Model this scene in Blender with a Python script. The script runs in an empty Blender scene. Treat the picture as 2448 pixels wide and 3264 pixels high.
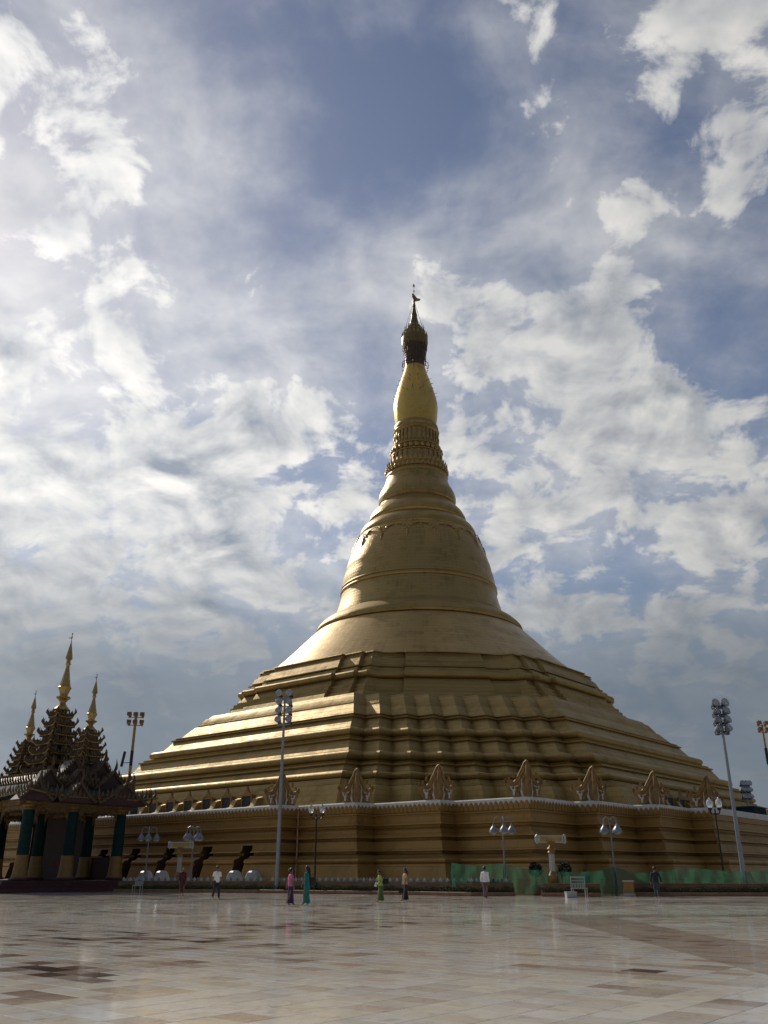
import bpy, bmesh, math, random
from mathutils import Vector, Matrix
import numpy as np
R = math.radians
random.seed(7)
sc = bpy.context.scene
COL = sc.collection

# ------------------------------------------------------------------ camera, sky, sun, exposure
cam = bpy.data.cameras.new('camera'); camo = bpy.data.objects.new('camera', cam); COL.objects.link(camo)
cam.sensor_fit = 'VERTICAL'; cam.sensor_height = 24.0; cam.lens = 24.0 * 2764 / 3264
cam.clip_start = 0.1; cam.clip_end = 8000
camo.location = (0, 0, 1.32); camo.rotation_euler = (R(90 + 22.63), 0, 0)
sc.camera = camo
SUN_AZ, SUN_EL = -35.0, 34.0            # degrees from +Y towards +X, elevation
sv = Vector((math.sin(R(SUN_AZ)) * math.cos(R(SUN_EL)), math.cos(R(SUN_AZ)) * math.cos(R(SUN_EL)), math.sin(R(SUN_EL))))

def build_world():
    w = bpy.data.worlds.new('World'); sc.world = w; w.use_nodes = True
    w.cycles.sampling_method = 'MANUAL'; w.cycles.sample_map_resolution = 512
    nt = w.node_tree; N = nt.nodes; N.clear(); L = nt.links
    def n(t, **k):
        x = N.new(t)
        for a, b in k.items(): setattr(x, a, b)
        return x
    def mth(op, a, b=None, c=None, clamp=False):
        x = n('ShaderNodeMath', operation=op); x.use_clamp = clamp
        for i, v in enumerate((a, b, c)):
            if v is None: continue
            if isinstance(v, (int, float)): x.inputs[i].default_value = v
            else: L.new(v, x.inputs[i])
        return x.outputs[0]
    def mixc(f, a, b):
        x = n('ShaderNodeMix', data_type='RGBA')
        for i, v in ((0, f), (6, a), (7, b)):
            if isinstance(v, (int, float)): x.inputs[i].default_value = v
            elif isinstance(v, tuple): x.inputs[i].default_value = (*v, 1)
            else: L.new(v, x.inputs[i])
        return x.outputs[2]
    out = n('ShaderNodeOutputWorld'); bg = n('ShaderNodeBackground'); bg.inputs[1].default_value = 0.1
    L.new(bg.outputs[0], out.inputs[0])
    sky = n('ShaderNodeTexSky', sky_type='NISHITA'); sky.sun_disc = False
    sky.sun_elevation = R(SUN_EL); sky.sun_rotation = R(SUN_AZ); sky.air_density = 1.0; sky.dust_density = 0.6; sky.ozone_density = 2.0
    tc = n('ShaderNodeTexCoord'); d = tc.outputs['Generated']
    nrm = n('ShaderNodeVectorMath', operation='NORMALIZE'); L.new(d, nrm.inputs[0]); d = nrm.outputs[0]
    sep = n('ShaderNodeSeparateXYZ'); L.new(d, sep.inputs[0])
    zz = mth('MAXIMUM', sep.outputs[2], 0.0)
    den = mth('ADD', zz, 0.38)
    px = mth('DIVIDE', sep.outputs[0], den); py = mth('DIVIDE', sep.outputs[1], den)
    pc = n('ShaderNodeCombineXYZ'); L.new(px, pc.inputs[0]); L.new(py, pc.inputs[1])
    def noise(vec, scale, detail, rough, dist, off=(0, 0, 0)):
        mp = n('ShaderNodeVectorMath', operation='ADD'); L.new(vec, mp.inputs[0]); mp.inputs[1].default_value = off
        x = n('ShaderNodeTexNoise', noise_dimensions='2D'); L.new(mp.outputs[0], x.inputs['Vector'])
        x.inputs['Scale'].default_value = scale; x.inputs['Detail'].default_value = detail
        x.inputs['Roughness'].default_value = rough; x.inputs['Distortion'].default_value = dist
        return x.outputs[0]
    # cloud cover: banks and clear patches where the sky of that evening has them (azimuth, elevation, radius, amount)
    blobs = [(-30.0,47.5,7.5,0.26),(-28.3,41.5,5.1,0.17),(-20.8,45.8,4.4,0.16),(-27.3,32.0,2.6,0.34),(-19.6,37.8,3.9,0.16),(-10.7,36.3,6.9,0.13),(-8.3,28.9,2.9,0.34),(-22.3,22.6,10.8,0.40),(-11.7,25.1,4.8,0.28),(-5.9,21.6,8.4,0.32),(-18.1,17.3,9.2,0.26),(-25.6,26.5,3.4,0.24),(12.0,51.5,2.4,0.46),(24.3,49.0,3.2,0.16),(29.8,49.9,2.6,0.32),(30.4,43.7,2.2,0.32),(27.3,41.3,2.2,0.28),(19.2,38.9,3.2,0.34),(15.8,47.3,3.2,0.10),(14.6,42.3,1.8,0.24),(8.4,42.6,1.4,0.2),(6.0,37.9,3.2,0.32),(15.2,35.6,2.3,0.28),(19.7,35.6,1.7,0.26),(11.2,33.2,3.6,0.30),(18.1,29.2,4.6,0.36),(21.9,24.9,5.2,0.26),(9.9,26.6,6.2,0.28),(13.3,21.7,10.3,0.32),(24.0,19.9,6.2,0.26),(18.0,12.2,4.3,0.16),(0.8,37.7,3.5,0.10),(-6.2,48.3,9.4,-0.36),(2.0,43.5,6.2,-0.24),(1.8,31.3,3.3,-0.26),(-3.8,28.8,3.9,-0.14),(24.4,29.9,2.6,-0.34),(23.2,34.4,3.4,-0.26),(9.2,47.1,3.3,-0.16),(22.5,42.8,3.2,-0.10),(-14.3,31.7,4.0,-0.2),(-2.6,33.2,3.2,-0.1),(14.0,38.8,2.2,-0.10),(21.0,42.5,8.5,0.14),(-18.0,33.0,9.0,0.06)]
    cov = None
    for az, el, rad, wt in blobs:
        c = (math.sin(R(az)) * math.cos(R(el)), math.cos(R(az)) * math.cos(R(el)), math.sin(R(el)))
        dp = n('ShaderNodeVectorMath', operation='DOT_PRODUCT'); L.new(d, dp.inputs[0]); dp.inputs[1].default_value = c
        mr = n('ShaderNodeMapRange', interpolation_type='SMOOTHSTEP'); L.new(dp.outputs['Value'], mr.inputs[0])
        mr.inputs[1].default_value = math.cos(R(rad * 1.5)); mr.inputs[2].default_value = 1.0
        mr.inputs[3].default_value = 0; mr.inputs[4].default_value = wt
        cov = mr.outputs[0] if cov is None else mth('ADD', cov, mr.outputs[0])
    so = Vector((sv.x, sv.y)).normalized() * 0.03
    wv = n('ShaderNodeTexNoise', noise_dimensions='2D'); L.new(pc.outputs[0], wv.inputs['Vector']); wv.inputs['Scale'].default_value = 9.0; wv.inputs['Detail'].default_value = 2
    wa = n('ShaderNodeVectorMath', operation='MULTIPLY_ADD'); L.new(wv.outputs['Color'], wa.inputs[0]); wa.inputs[1].default_value = (0.12, 0.12, 0.0); L.new(pc.outputs[0], wa.inputs[2])
    vo = n('ShaderNodeTexVoronoi', feature='F1', voronoi_dimensions='2D'); L.new(wa.outputs[0], vo.inputs['Vector']); vo.inputs['Scale'].default_value = 12.0; vo.inputs['Detail'].default_value = 0.0
    fb = mth('MULTIPLY_ADD', noise(pc.outputs[0], 8.6, 8, 0.6, 0.2), 2.3, -1.15); n1s = mth('MULTIPLY_ADD', noise(pc.outputs[0], 8.6, 4, 0.55, 0.2, (so.x, so.y, 0)), 2.2, -1.1); fbl = mth('MULTIPLY_ADD', noise(pc.outputs[0], 8.6, 4, 0.55, 0.2), 2.2, -1.1)
    n1 = mth('ADD', fb, mth('MULTIPLY_ADD', vo.outputs['Distance'], -0.24, 0.11))
    n2 = noise(pc.outputs[0], 1.6, 4, 0.5, 0.2, (3.7, 1.2, 0))
    base = mth('ADD', n1, mth('MULTIPLY_ADD', n2, 0.5, -0.25))
    dens = mth('ADD', base, mth('MULTIPLY_ADD', cov, 1.0, -0.235))
    mr = n('ShaderNodeMapRange', interpolation_type='SMOOTHSTEP'); L.new(dens, mr.inputs[0])
    mr.inputs[1].default_value = -0.10; mr.inputs[2].default_value = 0.34
    # thin veil of high haze between the puffs
    nv = noise(pc.outputs[0], 3.4, 7, 0.6, 0.15, (5.0, 9.0, 0))
    veil = n('ShaderNodeMapRange', interpolation_type='SMOOTHSTEP'); L.new(mth('ADD', nv, mth('MULTIPLY_ADD', cov, 0.15, 0.03)), veil.inputs[0])
    veil.inputs[1].default_value = 0.30; veil.inputs[2].default_value = 0.82; veil.inputs[3].default_value = 0.0; veil.inputs[4].default_value = 0.58
    alpha = mth('MAXIMUM', mth('MULTIPLY', mr.outputs[0], 0.97), veil.outputs[0])
    # how much the sun side of a puff is lit, and how bright clouds are towards the sun
    lit = mth('MULTIPLY_ADD', mth('SUBTRACT', fbl, n1s), 0.75, 0.66, clamp=True)
    thick = n('ShaderNodeMapRange'); L.new(dens, thick.inputs[0]); thick.inputs[1].default_value = 0.15; thick.inputs[2].default_value = 0.6
    thick.inputs[3].default_value = 0.0; thick.inputs[4].default_value = 0.7
    lit = mth('SUBTRACT', lit, mth('MULTIPLY', thick.outputs[0], mth('MULTIPLY_ADD', fbl, -0.35, n2)), clamp=True)
    sd = n('ShaderNodeVectorMath', operation='DOT_PRODUCT'); L.new(d, sd.inputs[0]); sd.inputs[1].default_value = sv
    glow = n('ShaderNodeMapRange'); L.new(sd.outputs['Value'], glow.inputs[0])
    glow.inputs[1].default_value = -0.8; glow.inputs[2].default_value = 1.0
    ccol = mixc(lit, (2.3, 2.6, 3.05), (7.5, 7.3, 6.9))
    hi = mth('ADD', mth('MULTIPLY_ADD', glow.outputs[0], 1.08, 0.14), mth('MULTIPLY', mth('POWER', glow.outputs[0], 12.0), 0.45))
    cm = n('ShaderNodeVectorMath', operation='SCALE'); L.new(ccol, cm.inputs[0]); L.new(hi, cm.inputs['Scale'])
    hs = n('ShaderNodeHueSaturation'); hs.inputs['Hue'].default_value = 0.507; hs.inputs['Saturation'].default_value = 0.92; hs.inputs['Value'].default_value = 0.73
    L.new(sky.outputs[0], hs.inputs['Color'])
    c1 = mixc(alpha, hs.outputs[0], cm.outputs[0])
    # low grey-blue layer near the horizon
    low = n('ShaderNodeMapRange', interpolation_type='SMOOTHSTEP'); L.new(sep.outputs[2], low.inputs[0])
    low.inputs[1].default_value = 0.37; low.inputs[2].default_value = 0.17; low.inputs[3].default_value = 0; low.inputs[4].default_value = 0.88
    n3 = noise(pc.outputs[0], 1.3, 6, 0.55, 0.3, (8.1, 2.2, 0))
    lowc = mixc(mth('MULTIPLY_ADD', n3, 2.6, -0.85, clamp=True), (1.25, 1.62, 2.1), (2.5, 2.8, 3.1))
    ls = n('ShaderNodeVectorMath', operation='SCALE'); L.new(lowc, ls.inputs[0]); L.new(mth('MULTIPLY_ADD', glow.outputs[0], 0.85, 0.28), ls.inputs['Scale']); lowc = ls.outputs[0]
    c2 = mixc(low.outputs[0], c1, lowc)
    L.new(c2, bg.inputs[0])
build_world()

sl = bpy.data.lights.new('sun', 'SUN'); sl.energy = 3.3; sl.angle = R(0.5); sl.color = (1.0, 0.93, 0.82)
slo = bpy.data.objects.new('sun', sl); COL.objects.link(slo); slo.rotation_euler = sv.to_track_quat('Z', 'Y').to_euler()
sc.view_settings.view_transform = 'Standard'; sc.view_settings.look = 'None'; sc.view_settings.gamma = 1.0
sc.view_settings.exposure = 0.0
sc.cycles.use_denoising = True
sc.cycles.max_bounces = 6; sc.cycles.glossy_bounces = 4; sc.cycles.diffuse_bounces = 3; sc.cycles.transparent_max_bounces = 10

# ------------------------------------------------------------------ materials
MAT = {}
def nodes_for(name):
    m = bpy.data.materials.new(name); m.use_nodes = True; nt = m.node_tree
    b = nt.nodes['Principled BSDF']; MAT[name] = m
    return m, nt, b
def nadd(nt, t, **k):
    x = nt.nodes.new(t)
    for a, b in k.items(): setattr(x, a, b)
    return x
def ramp(nt, fac, stops):
    r = nadd(nt, 'ShaderNodeValToRGB'); nt.links.new(fac, r.inputs[0]); e = r.color_ramp.elements
    while len(e) < len(stops): e.new(0.5)
    for q, (p, c) in zip(e, stops): q.position = p; q.color = (*c, 1)
    return r.outputs[0]
def simple(name, col, rough=0.6, metal=0.0, var=0.18, scale=6.0, bump=0.0, spec=0.5):
    m, nt, b = nodes_for(name); L = nt.links
    g = nadd(nt, 'ShaderNodeNewGeometry')
    no = nadd(nt, 'ShaderNodeTexNoise'); L.new(g.outputs['Position'], no.inputs['Vector'])
    no.inputs['Scale'].default_value = scale; no.inputs['Detail'].default_value = 5; no.inputs['Roughness'].default_value = 0.62
    lo = tuple(c * (1 - var) for c in col); hi = tuple(min(1, c * (1 + var)) for c in col)
    L.new(ramp(nt, no.outputs[0], [(0.3, lo), (0.7, hi)]), b.inputs['Base Color'])
    b.inputs['Roughness'].default_value = rough; b.inputs['Metallic'].default_value = metal; b.inputs['Specular IOR Level'].default_value = spec
    if bump:
        bp = nadd(nt, 'ShaderNodeBump'); bp.inputs['Strength'].default_value = bump; bp.inputs['Distance'].default_value = 0.05
        L.new(no.outputs[0], bp.inputs['Height']); L.new(bp.outputs[0], b.inputs['Normal'])
    return m
def gold(name, col, metal, rough, polar=False, bw=1.1, bh=0.55, var=0.16, seam=0.0, bump=0.45):
    """sheet-metal gold: plates laid in courses, each a little different, streaks of weather running down"""
    m, nt, b = nodes_for(name); L = nt.links
    tc = nadd(nt, 'ShaderNodeTexCoord'); sp = nadd(nt, 'ShaderNodeSeparateXYZ'); L.new(tc.outputs['Object'], sp.inputs[0])
    u = nadd(nt, 'ShaderNodeMath')
    if polar:
        u.operation = 'ARCTAN2'; L.new(sp.outputs[1], u.inputs[0]); L.new(sp.outputs[0], u.inputs[1])
        u2 = nadd(nt, 'ShaderNodeMath', operation='MULTIPLY'); L.new(u.outputs[0], u2.inputs[0]); u2.inputs[1].default_value = 14.0
        uo = u2.outputs[0]
    else:
        u.operation = 'ADD'; L.new(sp.outputs[0], u.inputs[0]); L.new(sp.outputs[1], u.inputs[1]); uo = u.outputs[0]
    cb = nadd(nt, 'ShaderNodeCombineXYZ'); L.new(uo, cb.inputs[0]); L.new(sp.outputs[2], cb.inputs[1])
    br = nadd(nt, 'ShaderNodeTexBrick'); L.new(cb.outputs[0], br.inputs['Vector'])
    br.inputs['Scale'].default_value = 1.0; br.inputs['Mortar Size'].default_value = 0.03; br.inputs['Mortar Smooth'].default_value = 0.4
    br.inputs['Brick Width'].default_value = bw; br.inputs['Row Height'].default_value = bh; br.inputs['Bias'].default_value = 0.0
    br.inputs['Color1'].default_value = (0.25, 0.25, 0.25, 1); br.inputs['Color2'].default_value = (0.75, 0.75, 0.75, 1); br.inputs['Mortar'].default_value = (seam, seam, seam, 1)
    no = nadd(nt, 'ShaderNodeTexNoise'); L.new(tc.outputs['Object'], no.inputs['Vector']); no.inputs['Scale'].default_value = 0.35; no.inputs['Detail'].default_value = 8; no.inputs['Roughness'].default_value = 0.65
    st = nadd(nt, 'ShaderNodeTexNoise'); mp = nadd(nt, 'ShaderNodeMapping'); mp.inputs['Scale'].default_value = (1.6, 0.16, 1)
    L.new(cb.outputs[0], mp.inputs[0]); L.new(mp.outputs[0], st.inputs['Vector']); st.inputs['Scale'].default_value = 1.5; st.inputs['Detail'].default_value = 6
    a1 = nadd(nt, 'ShaderNodeMath', operation='MULTIPLY_ADD'); L.new(br.outputs['Color'], a1.inputs[0]); a1.inputs[1].default_value = 0.45
    L.new(no.outputs[0], a1.inputs[2])
    a2 = nadd(nt, 'ShaderNodeMath', operation='MULTIPLY_ADD'); L.new(st.outputs[0], a2.inputs[0]); a2.inputs[1].default_value = 0.6; L.new(a1.outputs[0], a2.inputs[2])
    lo = tuple(c * (1 - var * 1.6) for c in col); hi = tuple(min(1, c * (1 + var)) for c in col)
    L.new(ramp(nt, a2.outputs[0], [(0.62, lo), (0.95, col), (1.3, hi)][:3] if False else [(0.55, lo), (0.8, col), (1.0, hi)]), b.inputs['Base Color'])
    b.inputs['Metallic'].default_value = metal
    rr = nadd(nt, 'ShaderNodeMapRange'); L.new(a1.outputs[0], rr.inputs[0]); rr.inputs[1].default_value = 0.4; rr.inputs[2].default_value = 1.0
    rr.inputs[3].default_value = rough + 0.12; rr.inputs[4].default_value = rough - 0.08; L.new(rr.outputs[0], b.inputs['Roughness'])
    inv = nadd(nt, 'ShaderNodeMath', operation='MULTIPLY_ADD'); L.new(br.outputs['Fac'], inv.inputs[0]); inv.inputs[1].default_value = -1.0
    fn = nadd(nt, 'ShaderNodeTexNoise'); L.new(tc.outputs['Object'], fn.inputs['Vector']); fn.inputs['Scale'].default_value = 2.2; fn.inputs['Detail'].default_value = 5
    L.new(fn.outputs[0], inv.inputs[2])
    bp = nadd(nt, 'ShaderNodeBump'); bp.inputs['Strength'].default_value = bump; bp.inputs['Distance'].default_value = 0.03
    L.new(inv.outputs[0], bp.inputs['Height']); L.new(bp.outputs[0], b.inputs['Normal'])
    return m
gold('gold_base', (0.30, 0.172, 0.048), 0.45, 0.46, bw=1.6, bh=0.9, var=0.22)
gold('gold_tier', (0.32, 0.22, 0.08), 0.78, 0.55, bw=1.0, bh=0.5, var=0.22)
gold('gold_bell', (0.32, 0.215, 0.078), 0.9, 0.38, polar=True, bw=1.6, bh=0.5, bump=0.2, var=0.28)
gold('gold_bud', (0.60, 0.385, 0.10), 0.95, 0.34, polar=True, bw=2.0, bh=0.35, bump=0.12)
simple('gold_trim', (0.38, 0.25, 0.09), 0.42, 0.75, 0.25, 3.0)
simple('gold_carving', (0.24, 0.135, 0.038), 0.55, 0.25, 0.35, 2.5, 0.4)
simple('gold_bronze', (0.2, 0.135, 0.05), 0.42, 0.75, 0.3, 3.0)
simple('dark_carving', (0.10, 0.066, 0.032), 0.7, 0.2, 0.5, 5.0, 0.5)
simple('gold_dark', (0.19, 0.12, 0.05), 0.65, 0.25, 0.4, 4.0, 0.5)
simple('gold_spire', (0.42, 0.29, 0.11), 0.42, 0.85, 0.2, 3.0)
simple('dark_lattice', (0.11, 0.075, 0.05), 0.5, 0.5, 0.3, 4.0)
simple('white_coping', (0.62, 0.60, 0.55), 0.7, 0.0, 0.15, 2.0, 0.2)
simple('white_inlay', (0.5, 0.47, 0.42), 0.6, 0.0, 0.12, 3.0)
simple('white_paint', (0.36, 0.36, 0.34), 0.5, 0.0, 0.08, 3.0)
simple('dark_glass', (0.015, 0.02, 0.03), 0.15, 0.0, 0.2, 3.0)
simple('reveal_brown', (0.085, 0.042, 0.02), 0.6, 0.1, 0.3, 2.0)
simple('door_dark', (0.02, 0.022, 0.03), 0.6, 0.0, 0.3, 3.0)
simple('teal_column', (0.007, 0.03, 0.03), 0.6, 0.0, 0.3, 3.0, 0.0, 0.15)
simple('gold_column', (0.25, 0.15, 0.04), 0.5, 0.35, 0.2, 3.0)
simple('teal_roof', (0.012, 0.035, 0.038), 0.85, 0.0, 0.3, 2.0, 0.0, 0.15)
simple('maroon_paint', (0.06, 0.014, 0.017), 0.5, 0.0, 0.25, 2.0)
simple('gable_red', (0.05, 0.018, 0.015), 0.6, 0.0, 0.3, 3.0)
simple('steel_grey', (0.26, 0.285, 0.32), 0.42, 0.35, 0.12, 2.0)
simple('lamp_grey', (0.19, 0.205, 0.23), 0.4, 0.3, 0.15, 3.0)
simple('lamp_dark', (0.035, 0.037, 0.04), 0.5, 0.2, 0.2, 3.0)
simple('black_iron', (0.015, 0.015, 0.016), 0.4, 0.3, 0.3, 5.0)
simple('mast_gold', (0.42, 0.26, 0.06), 0.45, 0.35, 0.2, 2.0)
simple('lamp_bronze', (0.24, 0.12, 0.05), 0.45, 0.35, 0.2, 2.0)
simple('brown_stone', (0.20, 0.105, 0.05), 0.55, 0.0, 0.3, 2.0, 0.2)
simple('hedge_leaf', (0.035, 0.06, 0.022), 0.8, 0.0, 0.5, 3.0, 0.0, 0.08)
simple('dark_leaf', (0.025, 0.03, 0.022), 0.8, 0.0, 0.4, 4.0, 0.0, 0.08)
simple('pale_green_rail', (0.17, 0.25, 0.20), 0.55, 0.0, 0.25, 4.0)
simple('pvc_pipe', (0.42, 0.26, 0.13), 0.5, 0.0, 0.15, 3.0)
simple('red_cloth', (0.34, 0.02, 0.03), 0.8, 0.0, 0.2, 3.0)
simple('blue_tarp', (0.42, 0.52, 0.54), 0.6, 0.0, 0.15, 3.0)
def glass_mat():
    m, nt, b = nodes_for('clear_glass'); b.inputs['Base Color'].default_value = (0.9, 0.93, 0.95, 1); b.inputs['Roughness'].default_value = 0.06
    b.inputs['Transmission Weight'].default_value = 0.75; b.inputs['IOR'].default_value = 1.35
glass_mat()
def net_mat():
    m, nt, b = nodes_for('green_net'); L = nt.links
    g = nadd(nt, 'ShaderNodeNewGeometry'); no = nadd(nt, 'ShaderNodeTexNoise'); L.new(g.outputs['Position'], no.inputs['Vector']); no.inputs['Scale'].default_value = 1.3; no.inputs['Detail'].default_value = 4
    L.new(ramp(nt, no.outputs[0], [(0.3, (0.022, 0.10, 0.06)), (0.7, (0.048, 0.175, 0.105))]), b.inputs['Base Color']); b.inputs['Roughness'].default_value = 0.7
    tr = nadd(nt, 'ShaderNodeBsdfTransparent'); tl = nadd(nt, 'ShaderNodeBsdfTranslucent'); tl.inputs[0].default_value = (0.042, 0.19, 0.11, 1)
    mx = nadd(nt, 'ShaderNodeMixShader'); mx.inputs[0].default_value = 0.4; L.new(b.outputs[0], mx.inputs[1]); L.new(tl.outputs[0], mx.inputs[2])
    m2 = nadd(nt, 'ShaderNodeMixShader'); m2.inputs[0].default_value = 0.4; L.new(mx.outputs[0], m2.inputs[1]); L.new(tr.outputs[0], m2.inputs[2])
    L.new(m2.outputs[0], nt.nodes['Material Output'].inputs['Surface'])
net_mat()
def cloth(name, col, rough=0.8): return simple(name, col, rough, 0.0, 0.14, 9.0)

# ------------------------------------------------------------------ the pagoda's frame: local x faces the left face, local y the right face
TH = R(40.05); AX = Vector((5.33, 127.9, 0))
ea = Vector((-math.sin(TH), -math.cos(TH), 0)); eb = Vector((math.cos(TH), -math.sin(TH), 0))
ROT = math.atan2(ea.y, ea.x)
def ST(s, t, z=0.0): return AX + ea * s + eb * t + Vector((0, 0, z))

TILE_A, TILE_B = 0.42, 0.56
def tile_mat():
    m, nt, b = nodes_for('marble_tiles'); L = nt.links
    g = nadd(nt, 'ShaderNodeNewGeometry'); mp = nadd(nt, 'ShaderNodeMapping', vector_type='TEXTURE')
    mp.inputs['Location'].default_value = AX; mp.inputs['Rotation'].default_value = (0, 0, ROT); L.new(g.outputs['Position'], mp.inputs[0])
    dv = nadd(nt, 'ShaderNodeVectorMath', operation='DIVIDE'); L.new(mp.outputs[0], dv.inputs[0]); dv.inputs[1].default_value = (TILE_A, TILE_B, 1)
    fl = nadd(nt, 'ShaderNodeVectorMath', operation='FLOOR'); L.new(dv.outputs[0], fl.inputs[0])
    mz = nadd(nt, 'ShaderNodeVectorMath', operation='MULTIPLY'); L.new(fl.outputs[0], mz.inputs[0]); mz.inputs[1].default_value = (1, 1, 0)
    wn = nadd(nt, 'ShaderNodeTexWhiteNoise', noise_dimensions='3D'); L.new(mz.outputs[0], wn.inputs['Vector'])
    # slabs from the same batch lie together: broad drift over the plaza
    dr = nadd(nt, 'ShaderNodeTexNoise'); L.new(mz.outputs[0], dr.inputs['Vector']); dr.inputs['Scale'].default_value = 0.07; dr.inputs['Detail'].default_value = 4; dr.inputs['Roughness'].default_value = 0.7
    rows = nadd(nt, 'ShaderNodeTexNoise'); ms = nadd(nt, 'ShaderNodeVectorMath', operation='MULTIPLY'); L.new(mz.outputs[0], ms.inputs[0]); ms.inputs[1].default_value = (0.45, 0.06, 0)
    L.new(ms.outputs[0], rows.inputs['Vector']); rows.inputs['Scale'].default_value = 1.0; rows.inputs['Detail'].default_value = 2
    a = nadd(nt, 'ShaderNodeMath', operation='MULTIPLY_ADD'); L.new(wn.outputs['Value'], a.inputs[0]); a.inputs[1].default_value = 0.46
    a0 = nadd(nt, 'ShaderNodeMath', operation='MULTIPLY_ADD'); L.new(dr.outputs[0], a0.inputs[0]); a0.inputs[1].default_value = 0.8; a0.inputs[2].default_value = -0.19
    L.new(a0.outputs[0], a.inputs[2])
    a3 = nadd(nt, 'ShaderNodeMath', operation='MULTIPLY_ADD'); L.new(rows.outputs[0], a3.inputs[0]); a3.inputs[1].default_value = 0.42; L.new(a.outputs[0], a3.inputs[2])
    # batches of dark slabs laid in two patches of the plaza
    acc = a3.outputs[0]
    for cx, cy, rad, amt in ((-5.2, 13.2, 3.2, 0.12), (-5.0, 20.5, 3.2, 0.13), (-1.0, 27.0, 4.0, 0.12), (3.5, 18.0, 4.5, -0.06)):
        ds = nadd(nt, 'ShaderNodeVectorMath', operation='DISTANCE'); L.new(g.outputs['Position'], ds.inputs[0]); ds.inputs[1].default_value = (cx, cy, 0)
        mr_ = nadd(nt, 'ShaderNodeMapRange', interpolation_type='SMOOTHSTEP'); L.new(ds.outputs['Value'], mr_.inputs[0]); mr_.inputs[1].default_value = rad; mr_.inputs[2].default_value = rad*0.3; mr_.inputs[3].default_value = 0; mr_.inputs[4].default_value = amt
        ad = nadd(nt, 'ShaderNodeMath', operation='ADD'); L.new(acc, ad.inputs[0]); L.new(mr_.outputs[0], ad.inputs[1]); acc = ad.outputs[0]
    col = ramp(nt, acc, [(0.30, (0.80, 0.78, 0.73)), (0.60, (0.75, 0.72, 0.66)), (0.75, (0.66, 0.61, 0.55)), (0.85, (0.51, 0.44, 0.38)), (0.93, (0.28, 0.21, 0.175)), (1.0, (0.11, 0.07, 0.06))])
    # tint between slabs: warm or cool
    tint = ramp(nt, wn.outputs['Color'], [(0.0, (0.93, 0.96, 1.0)), (0.45, (1.0, 0.985, 0.96)), (0.75, (1.0, 0.96, 0.86)), (1.0, (1.0, 0.90, 0.84))])
    mu = nadd(nt, 'ShaderNodeMix', data_type='RGBA', blend_type='MULTIPLY'); mu.inputs[0].default_value = 1.0; L.new(col, mu.inputs[6]); L.new(tint, mu.inputs[7])
    # marble veins and dirt
    vn = nadd(nt, 'ShaderNodeTexNoise'); L.new(g.outputs['Position'], vn.inputs['Vector']); vn.inputs['Scale'].default_value = 2.6; vn.inputs['Detail'].default_value = 8; vn.inputs['Roughness'].default_value = 0.7; vn.inputs['Distortion'].default_value = 1.4
    vc = ramp(nt, vn.outputs[0], [(0.28, (0.66, 0.62, 0.60)), (0.46, (0.94, 0.93, 0.92)), (0.6, (1.0, 1.0, 1.0)), (0.8, (1.08, 1.07, 1.05))])
    mv = nadd(nt, 'ShaderNodeMix', data_type='RGBA', blend_type='MULTIPLY'); mv.inputs[0].default_value = 1.0; L.new(mu.outputs[2], mv.inputs[6]); L.new(vc, mv.inputs[7])
    # a band of brown slabs let into the paving, running towards the pagoda's corner
    sp = nadd(nt, 'ShaderNodeSeparateXYZ'); L.new(g.outputs['Position'], sp.inputs[0])
    def inside(o, lo, hi):
        c_ = nadd(nt, 'ShaderNodeMath', operation='COMPARE'); L.new(o, c_.inputs[0]); c_.inputs[1].default_value = (lo+hi)/2; c_.inputs[2].default_value = (hi-lo)/2; return c_.outputs[0]
    bx = nadd(nt, 'ShaderNodeMath', operation='MULTIPLY'); L.new(inside(sp.outputs[0], 5.35, 7.4), bx.inputs[0]); L.new(inside(sp.outputs[1], 6.0, 31.0), bx.inputs[1])
    by = nadd(nt, 'ShaderNodeMath', operation='MULTIPLY'); L.new(inside(sp.outputs[0], 5.35, 60.0), by.inputs[0]); L.new(inside(sp.outputs[1], 31.0, 33.0), by.inputs[1])
    bo = nadd(nt, 'ShaderNodeMath', operation='ADD'); L.new(bx.outputs[0], bo.inputs[0]); L.new(by.outputs[0], bo.inputs[1]); bo.use_clamp = True
    mb_ = nadd(nt, 'ShaderNodeMix', data_type='RGBA', blend_type='MULTIPLY'); L.new(bo.outputs[0], mb_.inputs[0]); L.new(mv.outputs[2], mb_.inputs[6]); mb_.inputs[7].default_value = (0.72, 0.64, 0.60, 1)
    L.new(mb_.outputs[2], b.inputs['Base Color'])
    wet = nadd(nt, 'ShaderNodeTexNoise'); L.new(g.outputs['Position'], wet.inputs['Vector']); wet.inputs['Scale'].default_value = 0.35; wet.inputs['Detail'].default_value = 6; wet.inputs['Roughness'].default_value = 0.65
    wr = nadd(nt, 'ShaderNodeMath', operation='MULTIPLY_ADD'); L.new(wn.outputs['Value'], wr.inputs[0]); wr.inputs[1].default_value = 0.15; L.new(wet.outputs[0], wr.inputs[2])
    rr = nadd(nt, 'ShaderNodeMapRange'); L.new(wr.outputs[0], rr.inputs[0]); rr.inputs[1].default_value = 0.4; rr.inputs[2].default_value = 0.72; rr.inputs[3].default_value = 0.012; rr.inputs[4].default_value = 0.11
    L.new(rr.outputs[0], b.inputs['Roughness']); b.inputs['IOR'].default_value = 1.5; b.inputs['Specular IOR Level'].default_value = 0.5
    bp = nadd(nt, 'ShaderNodeBump'); bp.inputs['Strength'].default_value = 0.06; bp.inputs['Distance'].default_value = 0.02; L.new(vn.outputs[0], bp.inputs['Height']); L.new(bp.outputs[0], b.inputs['Normal'])
tile_mat()
simple('grout', (0.22, 0.2, 0.17), 0.75, 0.0, 0.2, 3.0)
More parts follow.
